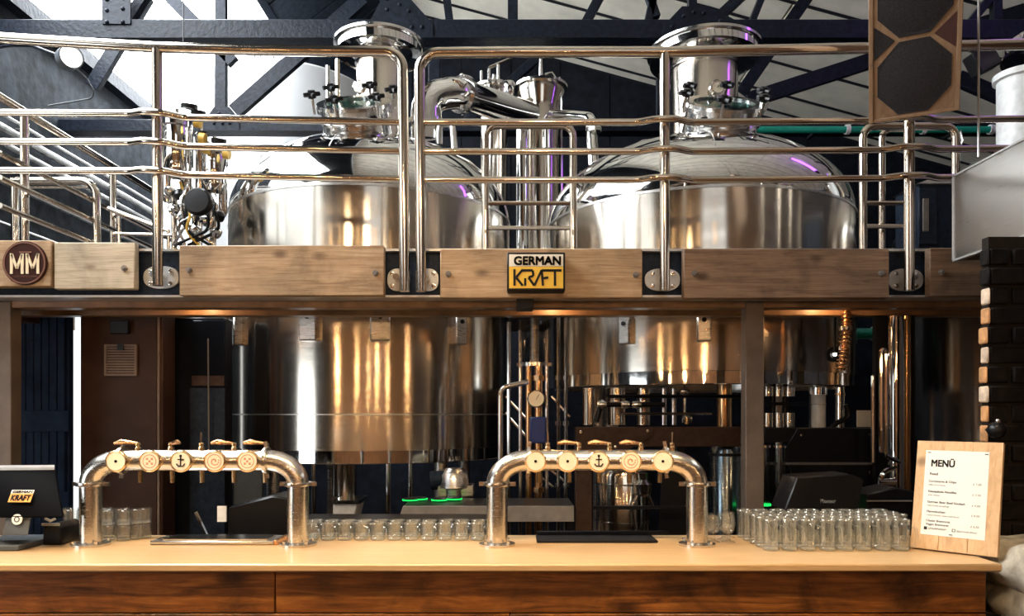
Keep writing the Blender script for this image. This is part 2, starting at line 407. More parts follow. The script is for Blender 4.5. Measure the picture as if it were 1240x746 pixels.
# steep left slope: dark boarding by the ridge, patent glazing below it
SK_X = -3.17; GL0 = 1.2
def lp(x, y, off=0.0): return Vector((x + off * .6, y, roof_z(x) - off * .8))
def slab(x0, x1, y0, y1, t0, t1):
    a = [lp(x0, y0, t0), lp(x1, y0, t0), lp(x1, y1, t0), lp(x0, y1, t0)]; c = [lp(x0, y0, t1), lp(x1, y0, t1), lp(x1, y1, t1), lp(x0, y1, t1)]
    return B().add(a + c, [(0, 1, 2, 3), (7, 6, 5, 4), (0, 4, 5, 1), (1, 5, 6, 2), (2, 6, 7, 3), (3, 7, 4, 0)])
part(ceil, 'roof_boarding', slab(SK_X, RIDGE_X, DF, DB, 0, -.1), 'roof_dark')
part(ceil, 'roof_boarding', slab(WL, SK_X, DF, GL0, 0, -.1), 'roof_dark')
for i in range(21):
    yy = DF + i * .81
    part(ceil, 'board', slab(SK_X + .01, RIDGE_X - .02, yy + .01, yy + .79, .022, 0), 'roof_dark')
sky = structure('window_1', slab(WL, SK_X, GL0, DB, -.06, -.12), 'skylight')
sky['label'] = 'bright north-light roof glazing over the brewery'
for i in range(5):
    yy = GL0 + .02 + i * 2.15
    part(sky, 'pane', slab(WL + .02, SK_X - .02, yy, yy + 2.13, -.045, -.055), 'skylight')
    if yy < 5 or yy > 11:
        part(sky, 'glazing_bar', slab(WL, SK_X, yy - .025, yy + .005, .02, -.05), 'truss')
part(sky, 'glazing_sill', slab(WL, WL + .05, GL0, DB, .03, -.05), 'truss')
part(sky, 'glazing_head', slab(SK_X - .06, SK_X + .02, GL0, DB, .05, -.05), 'truss')

def lit_window(name, x, y0, y1, z0, z1, nx, nz, side='left', bars='truss', label=None, pane='window'):
    s = 1 if side == 'left' else -1
    fr = B()
    for a, b_, c, d in ((y0 - .05, y0, z0 - .05, z1 + .05), (y1, y1 + .05, z0 - .05, z1 + .05), (y0, y1, z0 - .05, z0), (y0, y1, z1, z1 + .05)):
        fr.box((min(x, x + s * .06), a, c), (max(x, x + s * .06), b_, d))
    w = structure(name, fr, bars)
    if label: w['label'] = label
    dy, dz = (y1 - y0) / nx, (z1 - z0) / nz
    for i in range(nx):
        for j in range(nz):
            part(w, 'pane', B().box((min(x, x + s * .02), y0 + i * dy + .012, z0 + j * dz + .012), (max(x, x + s * .02), y0 + (i + 1) * dy - .012, z0 + (j + 1) * dz - .012)), pane)
    for i in range(1, nx): part(w, 'mullion', B().box((min(x, x + s * .05), y0 + i * dy - .02, z0), (max(x, x + s * .05), y0 + i * dy + .02, z1)), bars)
    for j in range(1, nz): part(w, 'transom', B().box((min(x, x + s * .045), y0, z0 + j * dz - .018), (max(x, x + s * .045), y1, z0 + j * dz + .018)), bars)
    return w
lit_window('window_2', WL, 10.15, 11.8, 3.9, 5.58, 1, 1, bars='white_paint', pane='window_bright')       # the far bay, blown out behind the white tank
lit_window('window_3', WL, -1.5, 4.4, 3.5, 5.3, 4, 2)                             # upper windows beside the bar
lit_window('window_4', WL, -.1, 1.9, .9, 2.2, 1, 1, pane='window_bright')                             # street door light
def front_window(name, x0, x1, z0, z1, nx, nz):
    fr = B()
    for a, b_, c, d in ((x0 - .06, x0, z0 - .06, z1 + .06), (x1, x1 + .06, z0 - .06, z1 + .06), (x0, x1, z0 - .06, z0), (x0, x1, z1, z1 + .06)):
        fr.box((a, DF, c), (b_, DF + .07, d))
    w = structure(name, fr, 'truss'); dx, dz = (x1 - x0) / nx, (z1 - z0) / nz
    for i in range(nx):
        for j in range(nz):
            part(w, 'pane', B().box((x0 + i * dx + .03, DF, z0 + j * dz + .03), (x0 + (i + 1) * dx - .03, DF + .03, z0 + (j + 1) * dz - .03)), 'window')
    return w
front_window('window_5', -.3, 2.6, 4.2, 6.0, 3, 2)

# ------------------------------------------------------------------ roof trusses
def truss(label, d, chord_y, chord_h, members, gussets, hang=None):
    zc = Z(chord_y, d)
    t = thing('roof_truss', label, 'truss', (WL, d, zc))
    part(t, 'bottom_chord', B().box((WL + .0, d - .045, zc - chord_h / 2), (WR, d + .045, zc + chord_h / 2)), 'truss', .006)
    part(t, 'chord_flange', B().box((WL + .0, d - .085, zc - chord_h / 2 - .012), (WR, d + .085, zc - chord_h / 2)), 'truss')
    for (x0, y0, x1, y1, w) in members:
        p, q = P(x0, y0, d + .10), P(x1, y1, d + .10)
        part(t, 'strut', B().bar(p, q, .07, w, up=(q - p).cross(Vector((0, 1, 0)))), 'truss', .004)
    for poly, rivets in gussets:
        g = part(t, 'gusset_plate', B().prism([(P(a, b, d).x, P(a, b, d).z) for a, b in poly], d - .06, d - .046), 'truss')
        for a, b in rivets:
            c = P(a, b, d); part(g, 'rivet', B().lathe([(.019, 0), (.017, .008), (.009, .015), (0, .017)], (c.x, d - .06, c.z), (0, -1, 0), 8), 'truss')
    return t
d1 = 6.55
apex = lambda px, d: (px, HY - (roof_z(X(px, d)) - .08 - EYE) * F / d)
m1 = [(470, 15, *apex(600, d1), .10), (545, 30, *apex(500, d1), .07), (621, 33, *apex(621, d1), .09), (705, 36, *apex(850, d1), .08), (795, 22, *apex(690, d1), .07),
      (782, 40, 803, -60, .07), (838, 30, *apex(838, d1), .075), (855, 35, *apex(1080, d1), .09), (905, 40, *apex(1000, d1), .06), (1168, 36, *apex(1290, d1), .07), (1206, 36, *apex(1206, d1), .08),
      (145, 20, *apex(145, d1), .15), (150, 34, 210, -60, .09), (470, 14, *apex(360, d1), .09), (485, 20, *apex(485, d1), .10)]
g1 = [([(447, 49), (525, 49), (525, 33), (498, 3), (480, -14), (468, -14), (462, 6), (447, 34)], [(470, 3), (470, 16), (485, 10), (496, 18), (478, 37), (488, 37), (500, 37), (512, 37), (462, 37), (455, 44)]),
      ([(128, 33), (162, 33), (162, -14), (128, -14)], [(134, 4), (134, 17), (153, 15), (134, 31), (153, 31), (153, 2)]),
      ([(800, 46), (905, 46), (896, 33), (858, 12), (824, 12), (804, 33)], [(838, 19), (850, 20), (826, 24), (812, 37), (888, 38), (870, 30)])]
truss('riveted blue-black roof truss with wide gusset plates above the chimney caps', d1, 38, .17, m1, g1)
d2 = 7.9
m2 = [(178, -4, 112, 106, .15), (205, -4, 283, 76, .13), (268, 148, *apex(268, d2), .12), (284, 136, 440, -2, .16), (905, 122, 1240, 14, .16), (898, 112, 982, -10, .13),
      (560, 152, 660, 62, .09), (1160, 95, 1300, 155, .16), (801, 152, 801, 60, .11), (526, 152, 526, 40, .12)]
g2 = [([(252, 160), (292, 160), (292, 146), (280, 132), (262, 132), (252, 146)], [(262, 152), (272, 152), (281, 152), (268, 140)])]
truss('farther blue-black roof truss with slanting struts in front of the white tank', d2, 153.5, .125, m2, g2)

# ------------------------------------------------------------------ brick pier and rubble at the end of the bar
pier_x, pier_d0, pier_d1, course = X(1195, 3.15), 3.15, 3.215, .0835
pier = structure('wall_pier', B().box((pier_x + .016, pier_d0 + .014, 0), (pier_x + .80, pier_d1 - .006, 2.40)), 'mortar')
rnd = random.Random(3)
zb = 1.02; row = 0
while zb + course < 2.42:
    xx = pier_x
    for j in range(4):
        wdt = (.11 if row % 2 else .225) if j == 0 else .225
        j1, j2 = rnd.uniform(-.007, .007), rnd.uniform(-.008, .006)
        lo = [xx + (j1 if j == 0 else .002), pier_d0 + j2, zb + .006]; hi = [xx + wdt - .012, pier_d1 - .01, zb + course - .008]
        if j == 0:                              # worn corner brick: light on the reveal is put into its pale or orange colour
            e = part(pier, 'brick', B().box((lo[0], lo[1], lo[2]), (lo[0] + .012, hi[1], hi[2])), 'brick_shaded' if zb > 2.15 else ['brick_pale_lit', 'brick_orange_lit', 'brick_orange_lit', 'brick_pale_lit', 'brick_orange_lit'][row % 5], .006)
            lo[0] += .013
        part(pier, 'brick', B().box(lo, hi), 'brick_shaded', .006)
        xx += wdt
        if xx > pier_x + .72: break
    zb += course; row += 1
def rock(lo, hi, seed, amp=.03, n=5):
    bm = bmesh.new(); bmesh.ops.create_cube(bm, size=1.0); bmesh.ops.subdivide_edges(bm, edges=bm.edges[:], cuts=n, use_grid_fill=True)
    c = [(a + b_) / 2 for a, b_ in zip(lo, hi)]; s = [b_ - a for a, b_ in zip(lo, hi)]
    for v in bm.verts:
        v.co = Vector(v.co).lerp(Vector(v.co).normalized() * .62, .35)
        q = Vector((v.co.x * s[0], v.co.y * s[1], v.co.z * s[2]))
        v.co = q + Vector(c) + noise.noise_vector(q * 9 + Vector((seed, seed * 2, 0))) * amp
    b = B().add([v.co.copy() for v in bm.verts], [tuple(x.index for x in f.verts) for f in bm.faces]); bm.free(); return b
part(pier, 'stone', rock((1.925, 2.72, .96), (2.40, 3.12, 1.135), 1, .03), 'stone', 0, 60)
part(pier, 'stone', rock((1.94, 2.74, .80), (2.45, 3.12, .98), 2, .03), 'stone', 0, 60)
part(pier, 'stone', rock((1.90, 2.90, .56), (2.40, 3.14, .86), 3, .04), 'stone_dark', 0, 60)
part(pier, 'stone', rock((1.92, 2.86, .28), (2.42, 3.14, .60), 4, .04), 'stone_dark', 0, 60)
part(pier, 'stone', rock((1.90, 2.88, .02), (2.42, 3.14, .30), 5, .03), 'stone_dark', 0, 60)

# ------------------------------------------------------------------ navy boarded door and the daylight slit beside it
dd = 5.35
door = structure('door_1', pbox(B(), 14, 366, 84, 690, dd, dd + .05), 'door_navy')
for i in range(7):
    a = 16 + i * 9.4
    part(door, 'board', B().box((X(a, dd), dd - .03, .25), (X(a + 8.6, dd), dd, Z(372, dd))), 'door_navy', .004)
for yy in (372, 497, 596):
    part(door, 'rail', pbox(B(), 15, yy, 83, yy + (26 if yy > 400 else 12), dd - .055, dd - .03), 'door_navy', .004)
lit_d = 5.75
slit = structure('window_6', pbox(B(), 84, 372, 110, 660, lit_d + .03, lit_d + .06), 'white_paint')
slit['label'] = 'bright narrow slit of daylight between navy door and brown cabinet'
part(slit, 'pane', pbox(B(), 86, 376, 108, 655, lit_d, lit_d + .02), 'window_slit')
# ------------------------------------------------------------------ mezzanine platform
PF = 4.10                                               # plane of the fascia
zt, zbm = Z(301, PF), Z(360, PF)
TANKS = [(-1.121, 6.0, 1.10), (1.474, 6.0, 1.192), (4.37, 6.0, 1.15)]
plat = thing('mezzanine_platform', 'steel mezzanine platform faced with bolted timber planks in front of the brewing tanks', 'platform', (0, PF, zbm))
dk = B()
for lo, hi in (((-4.7, 4.15), (6.2, 4.74)), ((-4.7, 4.74), (-2.27, 6.9)), ((.02, 4.74), (.24, 6.9)), ((-.40, 6.9), (.60, 7.9)), ((2.70, 4.74), (3.18, 8.3)), ((5.55, 4.74), (6.2, 8.3))):
    dk.box((*lo, zt - .045), (*hi, zt - .015))
part(plat, 'deck', dk, 'deck')
part(plat, 'fascia_beam', B().box((-4.7, PF + .035, zbm + .012), (6.2, PF + .05, zt - .012)), 'navy_steel')
part(plat, 'top_flange', B().box((-4.7, PF + .0, zt - .014), (6.2, PF + .14, zt)), 'pale_steel')
part(plat, 'bottom_flange', B().box((-4.7, PF + .0, zbm), (6.2, PF + .14, zbm + .012)), 'pale_steel')
part(plat, 'soffit_beam', B().box((-4.7, PF + .16, zbm - .035), (6.2, PF + .26, zbm + .16)), 'flange', .004)
part(plat, 'soffit_beam', B().box((-4.7, PF + .50, zbm - .035), (6.2, PF + .60, zbm + .16)), 'flange', .004)
for xj in (-3.2, -2.4, -1.55, -.65, .13, .75, 1.6, 2.5, 3.3, 4.3, 5.3):
    part(plat, 'joist', B().box((xj - .035, PF + .26, zbm + .02), (xj + .035, PF + .50, zbm + .19)), 'flange')
part(plat, 'side_beam', B().box((-3.5, 4.70, zbm + .0), (-3.38, 6.9, zt - .05)), 'flange')
part(plat, 'side_beam', B().box((-2.42, 4.70, zbm + .0), (-2.30, 6.9, zt - .05)), 'flange')
part(plat, 'hanger_bracket', pbox(B(), 626, 358, 646, 372, PF - .02, PF + .16), 'black_steel', .003)
for (x0, y0, x1, y1, d, mat, bolts) in ((-45, 291, 62, 347, 4.035, 'plank', []), (65, 293.5, 163, 350, 4.05, 'plank_pale', [(151, 325)]),
        (217, 297, 465, 358, 4.045, 'plank', [(229, 327), (455, 331)]), (533, 301, 778, 360.5, 4.04, 'plank', [(543, 332), (770, 333)]),
        (828, 301, 1077, 361, 4.04, 'plank_brown_shaded', [(841, 331), (1067, 331)]), (1126, 300, 1215, 358.5, 4.045, 'plank_brown_shaded', [(1140, 330)])):
    pk = part(plat, 'plank', pbox(B(), x0, y0, x1, y1, d, PF + (.0 if d > 4.04 else -.0)), mat, .005)
    for a, b in bolts:
        c = P(a, b, d); part(pk, 'bolt', B().lathe([(.017, 0), (.017, .008), (.011, .009), (.011, .018), (0, .02)], (c.x, d, c.z), (0, -1, 0), 8), 'grey_steel')
xl = X(13, 4.25)
part(plat, 'column', B().box((xl - .20, 4.25, 0), (xl, 4.345, zbm)), 'column', .004)
xc = X(903, 4.25)
part(plat, 'column', B().box((xc, 4.25, 0), (xc + .105, 4.34, zbm)), 'column', .004)
part(plat, 'column', B().box((5.6, 4.25, 0), (5.7, 4.34, zbm)), 'column', .004)

# ------------------------------------------------------------------ railings
RD = PF - .075                                          # railing plane, hung outside the fascia
def foot_plate(par, px, py=338, hw=.098):
    c = P(px, py, PF)
    pl = B().prism([(c.x + hw * math.copysign(abs(math.cos(t)) ** .8, math.cos(t)), c.z + .062 * math.copysign(abs(math.sin(t)) ** .8, math.sin(t))) for t in [2 * PI * i / 28 for i in range(28)]], PF + .018, PF + .034)
    f = part(par, 'foot_plate', pl, 'pale_steel')
    for sx in (-1, 1):
        for sz in (-1, 1):
            part(f, 'bolt', B().lathe([(.012, 0), (.012, .008), (.007, .009), (.007, .016), (0, .017)], (c.x + sx * hw * .56, PF + .018, c.z + sz * .034), (0, -1, 0), 8), 'steel')
    part(f, 'spigot', B().cyl((c.x, PF + .03, c.z), (c.x, RD, c.z), .018, seg=10), 'steel')
def with_jogs(y_of, x0, x1, jogs):
    pts = [(x0, 0)]
    for j in jogs: pts += [(j - 32, 0), (j - 12, 1), (j + 12, 1), (j + 32, 0)]
    pts.append((x1, 0))
    return [P(a, y_of(a), RD) + Vector((0, -.047 * s, 0)) for a, s in pts]
ra = thing('platform_railing', 'stainless tube railing with one post between pale and tan planks', 'railing', P(190, 345, RD))
pa = [P(-60, 43, RD), P(0, 46, RD), P(95, 52, RD), P(190, 57.5, RD), P(300, 60.5, RD), P(400, 62, RD), P(488, 62.5, RD), P(490, 353, RD)]
part(ra, 'top_rail', B().tube(pa[:-1] + [pa[-1]], .0285, 14, bend=.10), 'tube')
part(ra, 'post', B().tube([P(190, 60, RD), P(191, 346, RD)], .0275, 14), 'tube')
for y0, y1 in ((136, 148), (171, 183), (206, 217)):
    part(ra, 'mid_rail', B().tube(with_jogs(lambda x: y0 + (y1 - y0) * min(1, max(0, (x - 140) / 150.0)), -60, 487, [190]), .0185, 10, bend=.12), 'tube')
foot_plate(ra, 193, py=335); foot_plate(ra, 482, hw=.062)
rb = thing('platform_railing', 'stainless tube railing running behind the hanging speaker to the brick pier', 'railing', P(805, 350, RD))
pb = [P(510, 353, RD), P(508, 64, RD), P(620, 63, RD), P(805, 63, RD), P(960, 60, RD), P(1110, 57, RD), P(1300, 52, RD), P(1560, 50, RD)]
part(rb, 'top_rail', B().tube(pb, .0285, 14, bend=.10), 'tube')
for px, yb in ((805, 352), (1101, 352)):
    part(rb, 'post', B().tube([P(px, 63, RD), P(px, yb, RD)], .0275, 14), 'tube')
for yy in (148, 183.5, 218):
    part(rb, 'mid_rail', B().tube(with_jogs(lambda x: yy - max(0, (x - 900)) * .012, 511, 1560, [805, 1101]), .0185, 10, bend=.12), 'tube')
foot_plate(rb, 517, hw=.062); foot_plate(rb, 803); foot_plate(rb, 1099)
for px in (1400,): part(rb, 'post', B().tube([P(px, 55, RD), P(px, 352, RD)], .0275, 12), 'tube')

# side railing along the left edge of the deck
rc = thing('side_railing', 'stainless side railing of horizontal tubes running back along the stairwell', 'railing', (-2.9, 4.42, zt - .015))
for dd_ in (4.42, 5.4, 6.9):
    part(rc, 'post', B().cyl((-2.9, dd_, zt - .015), (-2.9, dd_, 3.42), .024, seg=12), 'tube')
part(rc, 'top_rail', B().tube([(-2.9, 4.12, 3.44), (-2.9, 7.2, 3.44)], .024, 12), 'tube')
for zz in (3.09, 2.955, 2.80):
    part(rc, 'mid_rail', B().tube([(-2.84, 4.12, zz), (-2.84, 7.0, zz)], .017, 8), 'tube')
    for dd_ in (4.42, 5.4): part(rc, 'clip', B().tube([(-2.9, dd_, zz), (-2.84, dd_, zz)], .010, 6), 'tube')
rh = thing('stair_hoop', 'bent stainless hoop rail at the head of the stairs', 'railing', P(118, 291, 5.0))
part(rh, 'hoop', B().tube([P(15, 219, 5.0), P(117, 219, 5.0), Vector((X(117, 5.0), 5.0, zt - .015))], .026, 12, bend=.11), 'tube')
part(rh, 'leg', B().tube([P(18, 219, 5.0), Vector((X(18, 5.0), 5.0, zt - .015))], .024, 10), 'tube')
part(rh, 'crossbar', B().tube([P(18, 227, 5.0), P(112, 227, 5.0)], .009, 6), 'tube')
rl = thing('low_guard_rail', 'thin low steel guard bar beside the valve bank', 'railing', P(175, 285, 4.95))
part(rl, 'bar', B().tube([P(140, 283, 4.95), P(208, 285, 4.95)], .012, 8), 'tube')
part(rl, 'bar', B().tube([P(131, 252, 4.95), P(204, 280, 4.95)], .012, 8), 'tube')
for a in (144, 204): part(rl, 'leg', B().tube([P(a, 262 if a < 150 else 278, 4.95), Vector((X(a, 4.95), 4.95, zt - .015))], .012, 8), 'tube')
# pipes along the left wall
for i, (zz, xo, r) in enumerate(((4.28, .12, .038), (4.14, .12, .028), (4.04, .10, .022), (4.42, .09, .018), (3.80, .08, .022), (3.42, .07, .018))):
    pi_ = thing('wall_pipe', ['thick steel pipe along the dark masonry wall', 'medium steel pipe under the thick wall pipe', 'slim steel pipe third down on the dark masonry wall', 'thin conduit topmost on the dark masonry wall', 'lone slim pipe lower on the dark masonry wall', 'lowest thin conduit on the dark masonry wall'][i], 'pipe', (WL + xo, 4.2, zz), 'pipes on the masonry wall')
    part(pi_, 'run', B().tube([(WL + xo, 4.2, zz), (WL + xo, 9.9, zz - .02)], r, 10), 'brushed')
    for dd_ in (5.6, 7.2, 9.0): part(pi_, 'clip', B().box((WL, dd_ - .015, zz - r - .008), (WL + xo + r, dd_ + .015, zz - r)), 'pale_steel')
# ladders between the tanks
def ladder(label, d, xa, xb, ytop, rungs, ra_, rb_, bend=True):
    t = thing('ladder', label, 'ladder', (X(xa, d), d, zt - .015))
    pts = [Vector((X(xa, d), d, zt - .015)), P(xa, ytop, d), P(xb, ytop, d), Vector((X(xb, d), d, zt - .015))]
    part(t, 'hoop', B().tube(pts, .0235, 12, bend=.07), 'tube')
    for ry in rungs: part(t, 'rung', B().tube([P(ra_, ry, d), P(rb_, ry, d)], .014, 8), 'tube')
    return t
ladder('stainless ladder hoop with two rungs standing between the two largest tanks', 4.62, 588, 694, 152, (246, 276), 588, 694)
lb = ladder('tall stainless ladder hoop behind the hanging speaker with two short rungs', 4.48, 1045, 1157, 153, (246, 274), 1045, 1098)
part(lb, 'inner_post', B().tube([Vector((X(1068, 4.55), 4.55, zt - .015)), P(1068, 156, 4.55), P(1106, 156, 4.55)], .020, 10, bend=.06), 'tube')
part(lb, 'chain', B().tube([P(1163, 158, 4.6), P(1166, 170, 4.6), P(1163, 178, 4.6)], .006, 6), 'steel')
# ------------------------------------------------------------------ brewing tanks
def knob(b_unused, par, at, axis):
    """black star knob on a threaded clamp"""
    at = Vector(at); a = Vector(axis).normalized()
    k = part(par, 'clamp', B().cyl(at - a * .07, at + a * .05, .010, seg=8), 'steel')
    kb = B().cyl(at + a * .040, at + a * .092, .030, .026, 10)
    m = frame_to(a)
    for i in range(4):
        u = m @ Vector((math.cos(i * PI / 2 + .5), math.sin(i * PI / 2 + .5), 0))
        kb.cyl(at + a * .065, at + a * .065 + u * .060, .018, .015, 8)
    part(k, 'star_knob', kb, 'black')
def brew_tank(label, X0, Y0, R, z_bot, z_seam, h_dome, chim_r, chim_off, cap_r, cap_z0, cap_z1, man=None, weld=None, lugs=(), rim=True, purple=False):
    t = thing('brew_tank', label, 'tank', (X0, Y0, z_bot - .09))
    c = (X0, Y0, 0)
    part(t, 'shell', B().lathe([(R - .012, z_bot), (R, z_bot + .004), (R, z_seam)], c, seg=96), 'tank_shell')
    part(t, 'bottom', B().lathe([(0, z_bot - .02), (R - .05, z_bot + .01)], c, seg=64), 'brushed')
    if rim:
        part(t, 'bottom_rim', B().lathe([(R - .06, z_bot - .085), (R - .012, z_bot - .085), (R - .008, z_bot - .08), (R - .008, z_bot + .002), (R - .06, z_bot + .002)], c, seg=96), 'tank_dome')
    if weld:
        part(t, 'weld_band', B().lathe([(R, weld - .004), (R + .003, weld - .003), (R + .003, weld + .003), (R, weld + .004)], c, seg=96), 'brushed')
    part(t, 'seam_ring', B().lathe([(R - .001, z_seam - .012), (R + .005, z_seam - .010), (R + .005, z_seam + .006), (R - .002, z_seam + .010)], c, seg=96), 'brushed')
    prof = []
    for i in range(25):                                    # knuckle, then crown
        a = PI / 2 * i / 24
        prof.append((R * math.cos(a) ** .86 if i < 24 else 0, z_seam + .004 + h_dome * math.sin(a)))
    dome = part(t, 'dome', B().lathe(prof, c, seg=96), 'tank_dome', sharp=70)
    # ribs of the top sheet
    def dome_z(r): 
        ca = (r / R) ** (1 / .86); return z_seam + .004 + h_dome * math.sqrt(max(0, 1 - ca * ca))
    for i in range(10):
        th = 2 * PI * i / 10 + .2
        pts = [Vector((X0 + rr * math.cos(th), Y0 + rr * math.sin(th), dome_z(rr) + .002)) for rr in (R * .35, R * .5, R * .65, R * .8, R * .9)]
        part(dome, 'sheet_seam', B().tube(pts, .005, 5), 'brushed')
    ct = Vector((X0 + chim_off[0], Y0 + chim_off[1], 0)); rb_ = math.hypot(*chim_off)
    ch = part(t, 'chimney', B().lathe([(chim_r + .05, dome_z(rb_ + .05) - .06), (chim_r + .012, dome_z(rb_) + .03), (chim_r, dome_z(rb_) + .06), (chim_r, cap_z0 + .1)], ct, seg=48), 'tank_shell')
    part(ch, 'clamp_ring', B().lathe([(chim_r, cap_z0 - .09), (chim_r + .014, cap_z0 - .085), (chim_r + .014, cap_z0 - .06), (chim_r, cap_z0 - .055)], ct, seg=48), 'steel')
    cp = part(t, 'chimney_cap', B().lathe([(chim_r - .01, cap_z0 - .02), (chim_r + .02, cap_z0 - .02), (cap_r - .02, cap_z0 + .05), (cap_r, cap_z0 + .065), (cap_r, cap_z1 - .02), (cap_r - .02, cap_z1), (0, cap_z1 + .03)], ct, seg=64), 'tank_dome', sharp=50)
    part(cp, 'drip_gutter', B().lathe([(cap_r, cap_z0 + .05), (cap_r + .022, cap_z0 + .055), (cap_r + .022, cap_z0 + .075), (cap_r, cap_z0 + .08)], ct, seg=64), 'steel')
    gd = Vector((-.25, -1, 0)).normalized() if not purple else Vector((.25, -1, 0)).normalized()
    return t, dome_z, ct, gd
def manway(t, center, tilt, side, r, h):
    """round hatch on the front of the dome, leaning forward, with a glass lid held by star knobs"""
    ax = Vector((math.sin(side), -math.sin(tilt), math.cos(tilt))).normalized(); c = Vector(center)
    mw = part(t, 'manway', B().lathe([(r + .015, -h - .14), (r, -h * .5), (r, -.03), (r + .03, -.03), (r + .03, 0), (r - .02, 0), (r - .02, -h * .5)], c, ax, 48), 'steel', label='round stainless hatch neck')
    part(mw, 'lid_glass', B().lathe([(0, .012), (r - .03, .010), (r - .022, .0), (0, -.002)], c, ax, 40), 'glass_teal')
    part(mw, 'lid_ring', B().lathe([(r - .045, .0), (r - .045, .024), (r + .025, .024), (r + .028, .0)], c, ax, 48), 'steel')
    part(mw, 'lower_collar', B().lathe([(r, -h * .75), (r + .022, -h * .72), (r + .022, -h * .60), (r, -h * .57)], c, ax, 48), 'steel')
    m = frame_to(ax)
    for i in range(6):
        a = 2 * PI * i / 6 + .25
        knob(None, mw, c + m @ Vector(((r + .045) * math.cos(a), (r + .045) * math.sin(a), .03)), ax)
    hb = c + m @ Vector((0, 0, .02))
    part(mw, 'hinge', B().bar(c + Vector((r + .02, .0, -.04)), c + Vector((r + .07, .02, .07)), .05, .03), 'steel')
    for sx in (-1, 1):
        q = c + Vector((sx * (r * .7), -r * .55, -h * .95)); part(mw, 'foot_nut', B().ball(q, .022, 8, 6), 'black')
    return mw
def dial(par, at, nrm, r=.045):
    g = part(par, 'gauge', B().lathe([(0, -.01), (r, -.01), (r, .025), (r - .007, .03), (r - .007, .024), (0, .024)], at, nrm, 24), 'steel')
    part(g, 'gauge_face', B().lathe([(0, .0255), (r - .008, .0255), (r - .008, .0245)], at, nrm, 24), 'medal')
    part(g, 'needle', B().bar(Vector(at) + Vector(nrm) * .028 + Vector((0, 0, -.006)), Vector(at) + Vector(nrm) * .028 + Vector((r * .35, 0, r * .5)), .005, .003), 'ink')
    return g
def lug(t, X0, Y0, R, px, z0, z1, w=.10, mat='brushed'):
    # bracket welded to the shell where the column of sight px meets it
    k = (px - CX) / F; a = 1 + k * k; b_ = -2 * (k * X0 + Y0); c_ = X0 * X0 + Y0 * Y0 - R * R
    y = (-b_ - math.sqrt(max(0, b_ * b_ - 4 * a * c_))) / (2 * a); x = k * y
    n = Vector((x - X0, y - Y0, 0)).normalized(); tg = Vector((-n.y, n.x, 0))
    m = Matrix((tg, n, Vector((0, 0, 1)))).transposed()
    l = part(t, 'lug', B().box((-w / 2, -.01, z0), (w / 2, .06, z1), m, (x, y, 0)), mat, .008)
    part(l, 'lug_bolt', B().lathe([(.016, 0), (.016, .01), (0, .014)], Vector((x, y, z1 - .05)) + n * .06, n, 8), 'black')

zs1 = Z(222, TANKS[0][1] - TANKS[0][2]); zb1 = Z(547, TANKS[0][1] - TANKS[0][2])
tA, dzA, ctA, _ = brew_tank('polished steel brew tank with a broad dome between valve bank and bent vapour pipe', *TANKS[0], zb1, zs1, .61, .185, (.055, .0), .345, Z(66, 6.0), Z(46, 5.75), weld=Z(502, 4.9))
cA = P(429, 128, 5.45)
mA = manway(tA, cA, math.radians(33), -.02, .245, .15)
dial(tA, (X(436, 5.8), 5.79, Z(107, 5.8)), Vector((-.2, -1, 0)).normalized(), .05)
part(tA, 'vent_pipe', B().tube([P(409, 150, 5.75), P(409, 72, 5.75)], .018, 8), 'tube')
for px, w in ((290, .09), (377, .12), (460, .13), (553, .09)): lug(tA, *TANKS[0], px, Z(413, 4.9), Z(375, 4.9), w)
part(tA, 'outlet_pipe', B().lathe([(.085, Z(607, 4.9)), (.085, zb1 - .1), (.13, zb1 - .02)], (X(417, 5.25), 5.25, 0), seg=24), 'tank_shell')
ob = part(tA, 'outlet_box', B().prism([(X(403, 4.95), Z(632, 4.95)), (X(427, 4.95), Z(632, 4.95)), (X(433, 4.95), Z(610, 4.95)), (X(403, 4.95), Z(610, 4.95))], 4.95, 5.2), 'white_paint', .006)
part(ob, 'box_lid', pbox(B(), 403, 606, 435, 610.5, 4.93, 5.22), 'steel')
for px, dd_ in ((470, 5.3), (497, 5.5), (528, 5.5), (380, 5.6)):
    part(tA, 'drain_pipe', B().cyl((X(px, dd_), dd_, .02), (X(px, dd_), dd_, zb1), .020, seg=10), 'steel')
for th in (.6, 2.2, 3.9, 5.5):
    part(tA, 'leg', B().cyl((TANKS[0][0] + .85 * math.cos(th), 6 + .85 * math.sin(th), 0), (TANKS[0][0] + .85 * math.cos(th), 6 + .85 * math.sin(th), zb1), .05, seg=14), 'brushed')

fr2 = TANKS[1][1] - TANKS[1][2]
zs2 = Z(224, fr2); zb2 = Z(449, fr2)
tB, dzB, ctB, _ = brew_tank('largest polished steel brew tank with a wide capped chimney behind the longest railing', *TANKS[1], zb2, zs2, .64, .265, (.075, .0), .43, Z(74, 6.0), Z(46, 5.65), weld=None, purple=True)
cB = P(876, 128, 5.45)
mB = manway(tB, cB, math.radians(33), .02, .265, .17)
dial(tB, (X(866, 5.72), 5.70, Z(108, 5.72)), Vector((.2, -1, 0)).normalized(), .055)
for px, w in ((852, .09), (760, .08)): lug(tB, *TANKS[1], px, Z(414, 4.82), Z(379, 4.82), w)
part(tB, 'outlet_pipe', B().cyl((X(877, 5.2), 5.2, Z(530, 5.2)), (X(877, 5.2), 5.2, zb2), .052, seg=18), 'bronze')
part(tB, 'thermowell', B().cyl((X(829, 5.1), 5.1, Z(512, 5.1)), (X(829, 5.1), 5.1, zb2), .010, seg=8), 'steel')
